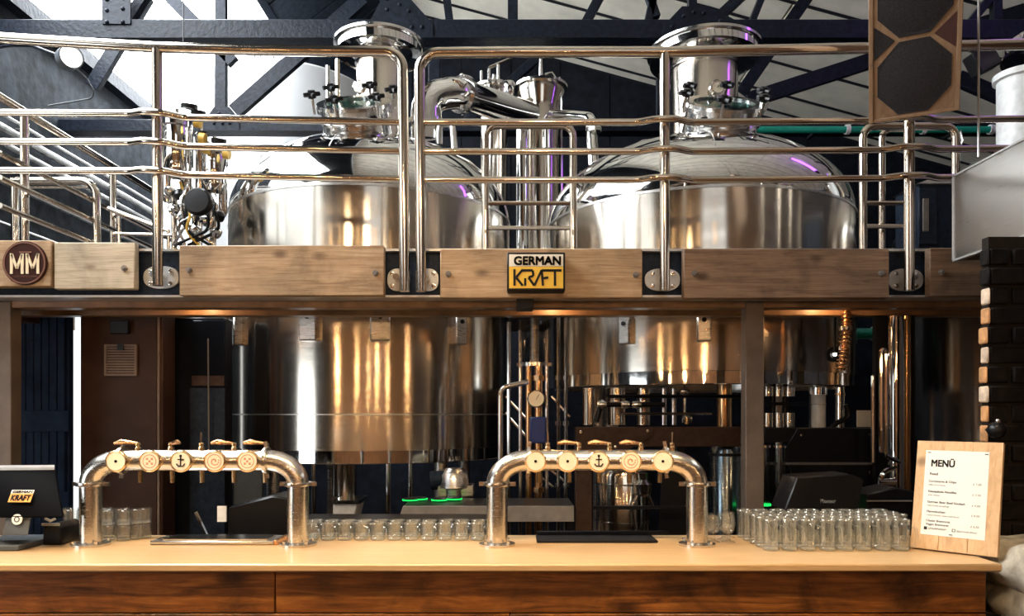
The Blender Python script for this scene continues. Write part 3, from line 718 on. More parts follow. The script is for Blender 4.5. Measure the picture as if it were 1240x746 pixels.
for th in (.5, 2.4, 3.8, 5.6):
    part(tB, 'leg', B().cyl((TANKS[1][0] + .95 * math.cos(th), 6 + .95 * math.sin(th), 0), (TANKS[1][0] + .95 * math.cos(th), 6 + .95 * math.sin(th), zb2), .05, seg=14), 'brushed')
tC, dzC, ctC, _ = brew_tank('steel brew tank partly hidden behind the sheet-steel hood', *TANKS[2], .95, 3.12, .62, .16, (.0, .0), .34, Z(75, 6.0), Z(45, 6.0))
manway(tC, (4.15, 5.2, 3.98), math.radians(33), -.1, .24, .15)
pv = part(tC, 'vapour_stub', B().lathe([(.15, 3.5), (.15, Z(98, 5.35)), (.175, Z(97, 5.35)), (.175, Z(90, 5.35)), (0, Z(88, 5.35))], (X(1236, 5.35), 5.35, 0), seg=24), 'white_paint')

# ------------------------------------------------------------------ white tank, vapour pipe and condensers behind
wt = thing('hot_water_tank', 'big white jacketed tank rising behind the brew tanks', 'tank', (-3.10, 10.3, 0))
part(wt, 'jacket', B().lathe([(1.22, .3), (1.22, Z(72, 9.08)), (1.16, Z(72, 9.08) + .05), (0, Z(72, 9.08) + .35)], (-3.10, 10.3, 0), seg=72), 'white_tank')
for th in (.8, 2.4, 3.9, 5.4): part(wt, 'leg', B().cyl((-3.1 + .9 * math.cos(th), 10.3 + .9 * math.sin(th), 0), (-3.1 + .9 * math.cos(th), 10.3 + .9 * math.sin(th), .32), .06, seg=12), 'brushed')
for px in (308, 315, 323, 331): part(wt, 'top_valve', B().cyl(P(px, 76, 9.3), P(px, 60, 9.3), .024, seg=8), 'steel')
for px in (397,): part(wt, 'top_pipe', B().cyl(P(px, 120, 9.0), P(px, 80, 9.0), .026, seg=8), 'steel')

vp = thing('vapour_pipe', 'fat bent stainless vapour pipe rising from the dome beside the ladder hoop', 'pipe', P(520, 165, 6.0))
base = P(516, 172, 6.05)
pts = [base, P(516, 118, 6.05), P(552, 112, 6.15), P(640, 140, 6.95)]
part(vp, 'elbow', B().tube(pts, .125, 24, bend=.22), 'tank_dome')
part(vp, 'elbow_flange', B().lathe([(.125, -.02), (.155, -.02), (.155, .02), (.125, .02)], P(560, 114.5, 6.22), P(640, 140, 6.95) - P(552, 112, 6.15), 28), 'steel')
part(vp, 'base_collar', B().lathe([(.125, -.02), (.15, -.02), (.15, .02), (.125, .02)], P(516, 150, 6.05), (0, 0, 1), 28), 'steel')
for i in range(6):
    a = 2 * PI * i / 6; c = P(560, 114.5, 6.22)
    part(vp, 'flange_bolt', B().ball(c + Vector((0, math.cos(a) * .15, math.sin(a) * .15)), .016, 8, 6), 'steel')
part(vp, 'eyelet', B().tube([P(545, 104, 6.05), P(553, 97, 6.05), P(563, 104, 6.05)], .028, 8, bend=.04), 'steel')
part(vp, 'branch_pipe', B().tube([P(532, 175, 5.95), P(532, 150, 5.95), P(548, 150, 5.95), P(551, 192, 5.9)], .028, 10, bend=.05), 'steel')
def condenser(label, px, d, r, y_top, y_bot, rod):
    t = thing('condenser', label, 'condenser', (X(px, d), d, zt - .015)); c = (X(px, d), d, 0)
    z1 = Z(y_top, d)
    part(t, 'column', B().lathe([(r, zt - .015), (r, z1 - .26), (r * 1.0, z1 - .22), (r * 1.25, z1 - .10), (r * 1.25, z1 - .04)], c, seg=36), 'tank_shell')
    part(t, 'head_flange', B().lathe([(r * 1.25, z1 - .045), (r * 1.42, z1 - .045), (r * 1.42, z1 - .02), (r * 1.1, z1 - .015), (r * .95, z1 + .02), (0, z1 + .035)], c, seg=36), 'steel')
    for i in range(8):
        a = 2 * PI * i / 8; part(t, 'flange_bolt', B().ball((c[0] + math.cos(a) * r * 1.32, c[1] + math.sin(a) * r * 1.32, z1 - .012), .014, 8, 6), 'steel')
    part(t, 'top_rod', B().cyl((c[0], c[1], z1), (c[0], c[1], z1 + rod), .022, .016, 10), 'steel')
    return t
k1 = condenser('upright stainless condenser column behind the two-rung ladder hoop', 655, 7.2, .182, 103, 300, .25)
part(k1, 'side_pipe', B().tube([P(662, 180, 6.98), P(662, 138, 6.98), P(715, 143, 6.3), P(720, 210, 6.2)], .048, 12, bend=.09), 'tank_dome')
part(k1, 'pipe_nut', B().cyl(P(719, 154, 6.25), P(719, 160, 6.25), .065, seg=8), 'steel')
part(k1, 'thin_line', B().tube([P(660, 90, 7.1), P(668, 88, 7.1), P(680, 104, 7.1), Vector((X(680, 7.1), 7.1, zt - .015))], .011, 6), 'steel')
part(k1, 'jacket_pipe', B().cyl((X(633, 7.0), 7.0, zt - .015), (X(633, 7.0), 7.0, Z(152, 7.0)), .062, seg=18), 'tank_dome')
part(k1, 'jacket_elbow', B().tube([P(633, 158, 7.0), P(633, 128, 7.0), P(648, 120, 7.1)], .04, 12, bend=.07), 'steel')
k2 = condenser('shorter condenser head with small valves behind the fat vapour pipe', 598, 7.45, .135, 104, 300, .11)
part(k2, 'lever_valve', B().tube([P(592, 104, 7.4), P(592, 82, 7.4), P(620, 70, 7.4)], .016, 8, bend=.02), 'steel')
part(k2, 'sampling_pot', B().lathe([(.03, -.08), (.05, -.05), (.05, .02), (.058, .02), (.058, .05), (.045, .07), (0, .075)], P(617, 108, 7.2), (0, 0, 1), 18), 'steel')
part(k2, 'gauge_stem', B().cyl(P(583, 106, 7.4), P(583, 86, 7.4), .014, seg=8), 'steel')
part(k2, 'gauge_stem', B().cyl(P(603, 106, 7.4), P(603, 78, 7.4), .018, seg=8), 'steel')

# ------------------------------------------------------------------ valve bank on the deck
vb = thing('valve_bank', 'bank of stainless valve bodies with black hand wheels and yellow caps', 'valves', P(235, 300, 5.25))
for (px, yt, yb, r, d) in ((214, 142, 215, .085, 5.2), (226, 150, 262, .045, 5.35), (243, 160, 240, .035, 5.3), (260, 176, 232, .075, 5.2), (203, 150, 245, .035, 5.4), (252, 182, 262, .03, 5.35), (270, 190, 262, .03, 5.3)):
    c = (X(px, d), d, 0); z0_, z1_ = Z(yb, d), Z(yt, d)
    v = part(vb, 'valve_body', B().lathe([(0, z0_), (r * .7, z0_), (r, z0_ + .05), (r, z1_ - .08), (r * 1.12, z1_ - .07), (r * 1.12, z1_ - .02), (r * .6, z1_), (0, z1_ + .005)], c, seg=20), 'tank_dome')
    part(v, 'spindle', B().cyl((c[0], c[1], z1_), (c[0], c[1], z1_ + .06), .014, seg=8), 'steel')
for (px, py, d, r) in ((229, 129, 5.15, .055), (240, 137, 5.2, .05), (265, 171, 5.15, .05), (246, 162, 5.15, .04)):
    part(vb, 'hand_wheel', B().lathe([(0, -.012), (r * .5, -.02), (r, -.015), (r, .015), (r * .5, .01), (0, .012)], P(px, py, d), (.1, -.2, 1), 16), 'black')
for (px, py) in ((239, 148), (245, 167), (274, 186), (250, 180)):
    part(vb, 'valve_cap', B().cyl(P(px - 3, py, 5.1), P(px + 4, py + 1, 5.1), .035, seg=12), 'yellow_valve')
c = P(241, 245, 5.02)
part(vb, 'control_disc', B().lathe([(0, -.03), (.085, -.03), (.095, -.01), (.095, .02), (.08, .04), (0, .045)], c, (0, -1, .05), 28), 'black')
rv = random.Random(5)
for i in range(9):
    x0 = rv.uniform(205, 268); 
    part(vb, 'hose', B().tube([P(x0, rv.uniform(215, 240), 5.25), P(x0 + rv.uniform(-14, 14), rv.uniform(245, 262), 5.12), P(rv.uniform(205, 270), rv.uniform(262, 280), 5.15), P(rv.uniform(210, 268), 297, 5.2)], .011, 6, bend=.08), ['black_matte', 'steel', 'black_matte', 'steel', 'yellow_valve'][i % 5])
for i, (px, py) in enumerate(((206, 232), (217, 236), (228, 246), (257, 250), (266, 262), (249, 268), (236, 278), (222, 266), (262, 282), (210, 254))):
    part(vb, 'fitting', B().lathe([(0, -.03), (.03, -.03), (.036, -.01), (.036, .02), (.02, .035), (0, .04)], P(px, py, 5.18), (rv.uniform(-1, 1), -.5, rv.uniform(-1, 1)), 12), ['steel', 'black', 'steel'][i % 3])
for px in (211, 236, 258): part(vb, 'stand_leg', B().tube([P(px, 235, 5.25), Vector((X(px, 5.25), 5.25, zt - .015))], .022, 10), 'tube')
# small control cabinet on the deck, green pipe, lamps
cc = thing('control_cabinet', 'navy control cabinet on the deck beside the half-hidden tank', 'cabinet', P(1130, 300, 4.85))
part(cc, 'body', B().box((X(1112, 4.62), 4.62, zt - .015), (X(1162, 4.62), 4.90, Z(222, 4.62))), 'navy_steel', .006)
part(cc, 'door_panel', pbox(B(), 1113, 228, 1135, 296, 4.605, 4.62), 'navy_steel', .004)
part(cc, 'handle_frame', pbox(B(), 1118, 240, 1125, 280, 4.595, 4.606), 'grey_steel', .002)
part(cc, 'sloped_top', B().prism([(X(1111, 4.6), Z(222, 4.6)), (X(1163, 4.6), Z(222, 4.6)), (X(1140, 4.6), Z(212, 4.6))], 4.6, 4.9), 'pale_steel')
gp = thing('green_pipe', 'bright green painted pipe running across the dark back wall', 'pipe', P(1090, 157, 7.62))
part(gp, 'run', B().tube([P(900, 157, 7.62), P(1225, 157, 7.62)], .034, 12), 'green_pipe')
for px in (1026, 1118, 1200): part(gp, 'clip', B().lathe([(.037, -.02), (.05, -.02), (.05, .02), (.037, .02)], P(px, 157, 7.62), (1, 0, 0), 14), 'white_paint'); 
for px in (990, 1160): part(gp, 'bracket', B().bar(P(px, 157, 7.62), P(px, 157, 7.62) + Vector((0, .25, 0)), .03, .03), 'batten')
fl = thing('floodlight', 'round black floodlight glowing white on the sloping wall plate', 'lamp', P(85, 70, 5.4))
ax = Vector((.85, -.8, -.15)).normalized(); c = P(84, 70, 5.3)
part(fl, 'housing', B().lathe([(0, -.13), (.05, -.13), (.078, -.06), (.080, .05), (.072, .05), (.068, .02), (0, .02)], c, ax, 24), 'grey_plastic')
part(fl, 'lens', B().lathe([(0, .034), (.068, .030), (.070, .02), (0, .02)], c, ax, 24), 'lamp_white')
part(fl, 'bracket', B().tube([c + Vector((0, .05, 0)), P(30, 52, 5.9), Vector((WL + .02, 6.2, Z(48, 5.9)))], .012, 8), 'truss')
part(fl, 'cable', B().tube([c + Vector((-.02, .1, -.02)), P(105, 95, 5.5), P(118, 118, 5.6), P(95, 122, 5.6), P(58, 128, 5.5)], .006, 6, bend=.1), 'grey_plastic')
f2 = thing('floodlight', 'small square black floodlight under the roof beside the hanging wire', 'lamp', P(1190, 75, 6.1))
part(f2, 'housing', B().box((-.13, -.05, -.09), (.13, .06, .09), Matrix.Rotation(-.5, 3, 'Y') @ Matrix.Rotation(.3, 3, 'Z'), P(1190, 74, 6.1)), 'black', .01)
part(f2, 'yoke', B().tube([P(1190, 74, 6.1), P(1206, 56, 6.4), P(1206, 45, 6.68)], .012, 8), 'black')
pt = thing('stage_tube_light', 'purple stage light tube hung upright from the roof above the hidden tank', 'lamp', (4.2, 5.3, 4.9))
part(pt, 'tube', B().cyl((4.2, 5.3, 4.9), (4.2, 5.3, 6.15), .11, seg=14), 'led_purple')
part(pt, 'end_cap', B().cyl((4.2, 5.3, 4.84), (4.2, 5.3, 4.9), .12, seg=14), 'black')
part(pt, 'end_cap', B().cyl((4.2, 5.3, 6.15), (4.2, 5.3, 6.21), .12, seg=14), 'black')
part(pt, 'hanger', B().cyl((4.2, 5.3, 6.2), (4.2, 5.3, roof_z(4.2)), .01, seg=6), 'black')
# thin wires by the skylight
single('hanging_wire', B().tube([P(222, -5, 6.2), P(222, 124, 6.2)], .005, 5), 'black_steel', 'thin dark wire hanging above the valve bank', 'wire')
# ------------------------------------------------------------------ bar
CT, CF, CB, CR = 1.08, 2.80, 3.47, 1.85
single('bar_counter', B().box((-3.45, CF, CT - .030), (CR, CB, CT)), 'counter', 'long pale timber bar counter top', 'counter', bevel=.006)
bf = thing('serving_bar', 'bar front of stained dark timber boards under the counter', 'bar', (0, CF + .06, 0))
xj = X(333, CF + .05)
part(bf, 'carcass', B().box((-3.4, CF + .075, .0), (CR - .04, CB - .06, CT - .031)), 'brown_steel')
zz = CT - .033
for i in range(7):
    h = .168 if i < 5 else .10
    cuts = [-3.42, xj + (0, .9, -.6, .3, 1.1, -.9, .2)[i], CR - .03]
    for a, b in zip(cuts, cuts[1:]):
        part(bf, 'board', B().box((a + .002, CF + .05, zz - h + .004), (b - .002, CF + .075, zz)), 'barfront', .003)
    zz -= h

# ------------------------------------------------------------------ beer tap towers
TD = 3.2
def medallion(par, px, kind, d):
    c = Vector((X(px, TD), d, Z(557.5, TD)))
    r = .0465
    m = part(par, 'medallion', B().lathe([(0, 0), (r * .8, 0), (r, .004), (r, .018), (r * .9, .022), (r * .84, .018), (0, .018)], c, (0, -1, 0), 28), 'brass')
    part(m, 'medallion_face', B().lathe([(0, .0195), (r * .83, .0195), (r * .83, .017), (0, .017)], c, (0, -1, 0), 28), 'medal')
    y = d - .0205; g = B()
    def dot(u, w, s): g.box((c.x + u - s, y, c.z + w - s), (c.x + u + s, y + .002, c.z + w + s))
    if kind == 'star':
        for k in range(6):
            a = PI * k / 6; g.bar((c.x - .006 * math.cos(a), y, c.z - .006 * math.sin(a)), (c.x + .006 * math.cos(a), y, c.z + .006 * math.sin(a)), .003, .002, up=(0, 1, 0))
    elif kind == 'anchor':
        g.bar((c.x, y, c.z - .022), (c.x, y, c.z + .018), .005, .003, up=(0, 1, 0)); g.bar((c.x - .013, y, c.z + .008), (c.x + .013, y, c.z + .008), .005, .003, up=(0, 1, 0))
        g.tube([(c.x - .018, y, c.z - .010), (c.x - .010, y, c.z - .020), (c.x + .010, y, c.z - .020), (c.x + .018, y, c.z - .010)], .003, 5); dot(0, .023, .005)
    elif kind == 'check':
        for u in (-1, 0, 1):
            for w in (-1, 0, 1):
                if (u + w) % 2 == 0: dot(u * .010, w * .010, .0045)
        g.lathe([(.026, 0), (.029, 0), (.029, .002), (.026, .002)], (c.x, y + .002, c.z), (0, -1, 0), 24)
    else:
        for k in range(14): a = k * .5; dot((.005 + k * .0011) * math.cos(a), (.005 + k * .0011) * math.sin(a), .0028)
        g.lathe([(.027, 0), (.030, 0), (.030, .002), (.027, .002)], (c.x, y + .002, c.z), (0, -1, 0), 24)
    part(m, 'emblem', g, 'rose' if kind in ('check', 'swirl') else 'ink')
def ring(c, ax, r=.046, w=.016, t=.012):
    return B().lathe([(r, -w / 2), (r + t, -w / 2), (r + t * 1.15, 0), (r + t, w / 2), (r, w / 2)], c, ax, 28)
def tap_tower(label, pl, pr, taps):
    xl_, xr_ = X(pl, TD), X(pr, TD); zc = Z(557.5, TD); r = .0455
    t = thing('tap_tower', label, 'beer tap', ((xl_ + xr_) / 2, TD, CT))
    z_el = Z(586, TD); e = zc - z_el
    for s, xx in ((1, xl_), (-1, xr_)):
        part(t, 'upright', B().cyl((xx, TD, CT), (xx, TD, z_el), r, seg=28), 'tower')
        part(t, 'elbow', B().tube([Vector((xx, TD, z_el))] + [Vector((xx + s * .135 * (1 - math.cos(a)), TD, z_el + e * math.sin(a))) for a in [PI / 2 * i / 10 for i in range(1, 11)]], r, 28), 'tower', sharp=60)
        f = part(t, 'base_flange', B().lathe([(r, .016), (r + .006, .016), (r + .032, .010), (r + .032, 0), (r, 0)], (xx, TD, CT), (0, 0, 1), 28), 'tower')
        for k in range(4):
            a = PI / 4 + k * PI / 2; part(f, 'bolt', B().cyl((xx + (r + .02) * math.cos(a), TD + (r + .02) * math.sin(a), CT + .008), (xx + (r + .02) * math.cos(a), TD + (r + .02) * math.sin(a), CT + .024), .008, seg=6), 'steel')
        for c, ax in (((xx, TD, z_el), (0, 0, 1)), ((xx + s * .135, TD, zc), (1, 0, 0))):
            q = part(t, 'clamp_ring', ring(c, ax), 'tower'); c = Vector(c)
            if ax[2]: [part(q, 'wing_nut', B().bar(c + Vector((e1, 0, 0)), c + Vector((e2, 0, 0)), .010, .018), 'tower') for e1, e2 in ((-.078, -.05), (.05, .08))]
            else: [part(q, 'wing_nut', B().bar(c + Vector((0, 0, e1)), c + Vector((.2 * s * (e2 - e1), 0, e2)), .010, .015), 'tower') for e1, e2 in ((.05, .082), (-.05, -.076))]
    part(t, 'crosstube', B().cyl((xl_ + .13, TD, zc), (xr_ - .13, TD, zc), r, seg=28), 'tower')
    for i, (px, kind, lever) in enumerate(taps):
        medallion(t, px, kind, TD - .046); xx = X(px, TD)
        part(t, 'spout', B().tube([(xx + .02, TD + .05, zc - .02), (xx + .02, TD + .10, zc - .03), (xx + .02, TD + .105, zc - .105)], .011, 8, bend=.02), 'brass')
        tp = part(t, 'tap_valve', B().lathe([(.013, 0), (.013, .014), (.009, .018), (.012, .026), (.010, .034), (0, .036)], (xx + lever * .0 + .055, TD + .01, zc + r - .004), (0, 0, 1), 12), 'brass')
        if lever:
            L = .095 * lever
            part(tp, 'lever', B().tube([(xx + .055, TD + .01, zc + r + .026), (xx + .055 - L * .35, TD + .006, zc + r + .030), (xx + .055 - L * .7, TD + .0, zc + r + .033), (xx + .055 - L, TD - .004, zc + r + .028)], [.006, .009, .012, .006], 8), 'copper')
        else:
            part(tp, 'pin', B().cyl((xx + .055, TD + .01, zc + r + .02), (xx + .055, TD + .01, zc + r + .075), .005, seg=6), 'steel')
    return t
t1 = tap_tower('arched steel tap tower between the glass tumbler stack and the short mugs', 110, 361, [(150, 'star', 1), (190, 'check', -.5), (227, 'anchor', 0), (267, 'swirl', 1), (306, 'check', 1)])
t2 = tap_tower('arched steel tap tower between the short mugs and the tall mug block', 602, 844, [(648, 'star', 0), (686, 'star', 1), (723, 'anchor', 1), (761, 'swirl', 1), (799, 'star', 0)])
tr = thing('drip_tray', 'brushed steel drip tray lying on the counter under the tap tower', 'tray', (X(262, 3.26), 3.26, CT))
part(tr, 'tray', B().box((X(181, 3.2), 3.20, CT + .001), (X(331, 3.2), 3.36, CT + .018)), 'brushed', .004)
part(tr, 'grid', B().box((X(195, 3.2), 3.215, CT + .018), (X(322, 3.2), 3.345, CT + .024)), 'steel')
part(tr, 'end_cap', B().box((X(331, 3.2), 3.20, CT + .001), (X(336, 3.2), 3.36, CT + .022)), 'copper', .003)
tr2 = thing('drip_mat', 'black rubber drip mat on the counter beneath the second row of taps', 'mat', (X(735, 3.3), 3.3, CT))
part(tr2, 'mat', B().box((X(650, 3.25), 3.25, CT + .001), (X(797, 3.25), 3.41, CT + .012)), 'black_matte', .003)
part(tr2, 'raised_rim', B().box((X(650, 3.40), 3.395, CT + .012), (X(810, 3.4), 3.41, CT + .03)), 'black_matte', .003)

# ------------------------------------------------------------------ glassware
def glass_profile(r0, r1, h, wall=.004, base=.014):
    return [(0, 0), (r0 - .004, 0), (r0, .005), (r1, h), (r1 - wall * .5, h + .001), (r1 - wall, h), (r0 - wall, base), (0, base)]
def make_mug(label, group, r, h, handle=True, mark=False, flare=0.0):
    g = thing('beer_mug', label, 'glass', (0, 0, 0), group)
    part(g, 'body', B().lathe(glass_profile(r, r + flare, h), (0, 0, 0), (0, 0, 1), 20), 'glass')
    part(g, 'thick_base', B().lathe([(0, .002), (r * .9, .002), (r * .94, .010), (r * .8, .016), (0, .018)], (0, 0, 0), (0, 0, 1), 16), 'glass_rim')
    if mark:
        arc = [(.007 * math.cos(t) - .002, -r - .0008, h * .76 + .008 * math.sin(t)) for t in [.7 + 4.9 * i / 9 for i in range(10)]]
        part(g, 'printed_mark', B().tube(arc, .0018, 5), 'ink')
    if handle:
        part(g, 'handle', B().tube([(0, -r + .003, h * .80), (0, -r - .026, h * .78), (0, -r - .030, h * .5), (0, -r - .024, h * .2), (0, -r + .003, h * .16)], .0055, 7, bend=.014), 'glass')
        part(g, 'rim', B().lathe([(r + flare - .001, h - .006), (r + flare + .001, h - .002), (r + flare - .001, h + .001)], (0, 0, 0), (0, 0, 1), 20), 'glass_rim')
    return g
def place(proto, spots, label_of=None):
    for i, (x, y, z, rz) in enumerate(spots):
        o = proto if i == 0 else copy_tree(proto)
        if label_of: o['label'] = label_of(x, y, z)
        o.location = (x, y, z); o.rotation_euler = (0, 0, rz)
rg = random.Random(11)
mug = make_mug('clear tall glass mug with handle in the block beside the menu board', 'tall mugs beside the menu board', .0335, .128, mark=True)
sp = []
for r_ in range(5):
    for c_ in range(9):
        sp.append((1.075 + c_ * .0775 + rg.uniform(-.003, .003) - r_ * .004, 3.085 + r_ * .0775 + rg.uniform(-.003, .003), CT + .001, rg.uniform(.70, .86)))
sp = [s for s in sp if not (s[0] > 1.62 and s[1] < 3.2)]
row_word = ['row along the counter\'s front edge', 'second row from the counter\'s front edge', 'middle row of five', 'second row from the bartender\'s side', 'row along the bartender\'s side']
place(mug, sp, lambda x, y, z: 'clear tall glass mug in the block, ' + row_word[min(4, max(0, round((y - 3.085) / .0775)))])
sm = make_mug('short clear glass mug in the double row between the tap towers', 'short mugs between the towers', .0335, .078)
place(sm, [(X(379 + 20 * c_, 3.36), 3.335 + .078 * r_, CT + .001, rg.uniform(.70, .86)) for r_ in range(2) for c_ in range(11) ], lambda x, y, z: 'short clear glass mug between the tap towers, ' + ('row facing the customers' if y < 3.37 else 'row nearest the back bar'))
# tulip glasses behind the second tower
tu = thing('tulip_glass', 'small tulip beer glass behind the tap tower beside tall mugs', 'glass', (0, 0, 0), 'tulip glasses')
part(tu, 'bowl', B().lathe([(.006, .035), (.022, .048), (.032, .075), (.030, .100), (.026, .118), (.0245, .118), (.028, .100), (.030, .075), (.020, .051), (0, .042)], (0, 0, 0), (0, 0, 1), 18), 'glass')
part(tu, 'stem', B().lathe([(.030, 0), (.029, .004), (.008, .010), (.006, .035)], (0, 0, 0), (0, 0, 1), 18), 'glass')
place(tu, [(X(862, 3.28) + .066 * i, 3.26 + .066 * j, CT + .001, 0) for i in range(2) for j in range(2)] + [(X(862, 3.28) - .0 + .066 * 2 - .03, 3.385, CT + .001, 0)])
# stacked tumblers
tm = thing('tumbler', 'clear straight tumbler in the double-height stack beside the tap tower upright', 'glass', (0, 0, 0), 'stacked tumblers')
part(tm, 'body', B().lathe(glass_profile(.030, .033, .066), (0, 0, 0), (0, 0, 1), 18), 'glass')
part(tm, 'thick_base', B().lathe([(0, .002), (.026, .002), (.027, .010), (0, .013)], (0, 0, 0), (0, 0, 1), 14), 'glass_rim')
place(tm, [(X(px, d), d, CT + .001 + lv * .0685, 0) for lv in (0, 1) for px, d in ((131, 3.32), (150, 3.32), (128, 3.39), (148, 3.39), (165, 3.36), (175, 3.385))], lambda x, y, z: 'clear straight tumbler stacked before the brown cabinet, ' + ('standing on the counter' if z < CT + .03 else 'balanced on top of another'))
tm2 = copy_tree(tm); tm2['label'] = 'clear straight tumbler stacked between till and tap tower upright'; tm2['group'] = 'tumblers by the till'
place(tm2, [(X(86, d), d, CT + .001 + lv * .0685, 0) for lv in (0, 1) for d in (3.33, 3.398)], lambda x, y, z: 'clear straight tumbler between receipt printer and tap tower, ' + ('standing on the counter' if z < CT + .03 else 'stacked on another tumbler'))

# ------------------------------------------------------------------ menu board
bl, br = P(1102, 665, 3.12), P(1208, 678, 2.895); bl.z = br.z = CT + .0065
rt = (br - bl).normalized(); wd = (br - bl).length
nrm0 = Vector((rt.y, -rt.x, 0)).normalized()                 # towards the lens
up = (Vector((0, 0, 1)) - nrm0 * .22).normalized(); nrm = rt.cross(up).normalized(); H = .455
mb = thing('menu_board', 'leaning pine board with a pinned paper menu at the counter end', 'menu', (bl + br) / 2)
def MBp(u, v, w=0.0): return bl + rt * u + up * v + nrm * w
def mslab(u0, u1, v0, v1, w0, w1):
    return B().add([MBp(u, v, w) for w in (w0, w1) for u, v in ((u0, v0), (u1, v0), (u1, v1), (u0, v1))], [(3, 2, 1, 0), (4, 5, 6, 7), (0, 1, 5, 4), (1, 2, 6, 5), (2, 3, 7, 6), (3, 0, 4, 7)])
for i in range(3):
    part(mb, 'board', mslab(wd * i / 3 + .0004, wd * (i + 1) / 3 - .0004, 0, H, -.024, 0), 'menuboard', .001)
pw0, pw1, pv0, pv1 = .036, wd - .046, .060, H - .040
sheet = part(mb, 'menu_sheet', mslab(pw0, pw1, pv0, pv1, .0006, .0014), 'paper')
def mt(s, u, v, size, mat, bold=0.0, width=None, align='LEFT'):
    b = text(B(), s, size, MBp(u, v, .0018), rt, up, .0006, bold, align, width)
    if b.v: part(sheet, 'lettering', b, mat)
pw = pw1 - pw0
mt('MENÜ', pw0 + .022, pv1 - .068, .040, 'ink', .0012, width=.086)
mt('Food', pw0 + .020, pv1 - .105, .015, 'ink', .0003)
rows_ = [('Currywurst & Chips', 'with curry sauce', '£ 7.00', .135), ('Käsespätzle Noodles', 'with cheese', '£ 7.50', .178), ('German Beer Beef Goulash', 'with bread dumplings', '£ 9.00', .222),
         ('Flammkuchen', 'crème fraîche, onion and bacon', '£ 8.50', .262)]
for a, b, pr_, v in rows_:
    mt(a, pw0 + .018, pv1 - v, .0125, 'ink_grey', .0003); mt(b, pw0 + .018, pv1 - v - .014, .0095, 'ink_grey')
    mt(pr_, pw1 - .022, pv1 - v - .004, .012, 'ink_grey', 0, None, 'RIGHT')
sq = B().add([MBp(pw0 + .012 + du, pv0 + .020 + dv, .002) for du, dv in ((0, 0), (.012, 0), (.012, .013), (0, .013))], [(0, 1, 2, 3)])
part(sheet, 'icon', sq, 'ink')
sq = B().tube([MBp(pw0 + .117, pv0 + .022, .002), MBp(pw0 + .127, pv0 + .022, .002), MBp(pw0 + .127, pv0 + .032, .002), MBp(pw0 + .117, pv0 + .032, .002), MBp(pw0 + .117, pv0 + .022, .002)], .0012, 4)
part(sheet, 'icon', sq, 'ink')
mt('germankraftbeer', pw0 + .028, pv0 + .023, .0095, 'ink_grey'); mt('@germankraftbeer', pw0 + .132, pv0 + .023, .0095, 'ink_grey')
for u, v in ((pw0 + .008, pv1 - .010), (pw1 - .016, pv1 - .010), ((pw0 + pw1) / 2 - .01, pv0 + .008)):
    part(sheet, 'pin', B().bar(MBp(u, v, .003), MBp(u + .012, v, .003), .002, .003), 'ink')
for a, b, pr_, v in [('Classic Bratwurst', 'Vegan Bratwurst', '£ 6.50', .300)]:
    mt(a, pw0 + .018, pv1 - v, .0125, 'ink_grey', .0003); mt(b, pw0 + .018, pv1 - v - .015, .0125, 'ink_grey', .0003)
    mt('in a bun with onions', pw0 + .018, pv1 - v - .029, .0095, 'ink_grey'); mt(pr_, pw1 - .022, pv1 - v - .010, .012, 'ink_grey', 0, None, 'RIGHT')
ib = thing('iron_knob', 'black iron knob with a pale tip on the corner of the brick pier', 'knob', P(1181, 530, 3.12))
kc = Vector((pier_x + .012, 3.105, Z(521, 3.1)))
part(ib, 'ball', B().ball(kc, .036, 16, 10), 'black'); part(ib, 'tip', B().ball(kc + Vector((0, -.01, .038)), .012, 10, 8), 'steel')
part(ib, 'spike', B().cyl(kc, kc + Vector((.0, .06, 0)), .012, seg=8), 'black')

# ------------------------------------------------------------------ till
tl = thing('till_screen', 'black till monitor on a graphite stand seen from behind', 'till', (X(25, 3.25), 3.25, CT))
sw = lambda px, py, d: P(px, py, d)
scr = B().add([P(-60, 569, 3.18), P(66, 568, 3.18), P(78, 627, 3.06), P(-60, 627, 3.06), P(-60, 566, 3.24), P(66, 565, 3.24), P(78, 627, 3.13), P(-60, 627, 3.13)],
              [(0, 1, 2, 3), (7, 6, 5, 4), (0, 4, 5, 1), (1, 5, 6, 2), (2, 6, 7, 3), (3, 7, 4, 0)])
part(tl, 'screen', scr, 'screen', .006)
part(tl, 'top_edge', B().add([P(-60, 570, 3.176), P(66, 569, 3.176), P(66, 565, 3.245), P(-60, 566, 3.245), P(-60, 567, 3.176), P(66, 566, 3.176), P(66, 563, 3.245), P(-60, 564, 3.245)],
              [(0, 1, 2, 3), (7, 6, 5, 4), (0, 4, 5, 1), (1, 5, 6, 2), (2, 6, 7, 3), (3, 7, 4, 0)]), 'pale_steel')
part(tl, 'stand', B().add([P(10, 612, 3.09), P(40, 612, 3.09), P(34, 648, 3.06), P(3, 648, 3.06), P(10, 612, 3.14), P(40, 612, 3.14), P(34, 648, 3.2), P(3, 648, 3.2)],
              [(0, 1, 2, 3), (7, 6, 5, 4), (0, 4, 5, 1), (1, 5, 6, 2), (2, 6, 7, 3), (3, 7, 4, 0)]), 'grey_plastic', .003)
lg = P(21, 629, 3.066)
part(tl, 'round_logo', B().lathe([(0, 0), (.022, 0), (.022, .003), (0, .003)], lg, (0, -1, .1), 20), 'white_paint')
part(tl, 'logo_mark', B().lathe([(.008, .0032), (.012, .0032), (.012, .004), (.008, .004)], lg, (0, -1, .1), 16), 'grey_plastic')
part(tl, 'base', B().box((X(-40, 3.1), 3.06, CT + .001), (X(30, 3.1), 3.34, CT + .024)), 'grey_plastic', .004)
ang = math.atan2(.12, .20); su = Vector((0, -.12, -.20)).normalized() * -1
so = P(10, 608, 3.088)
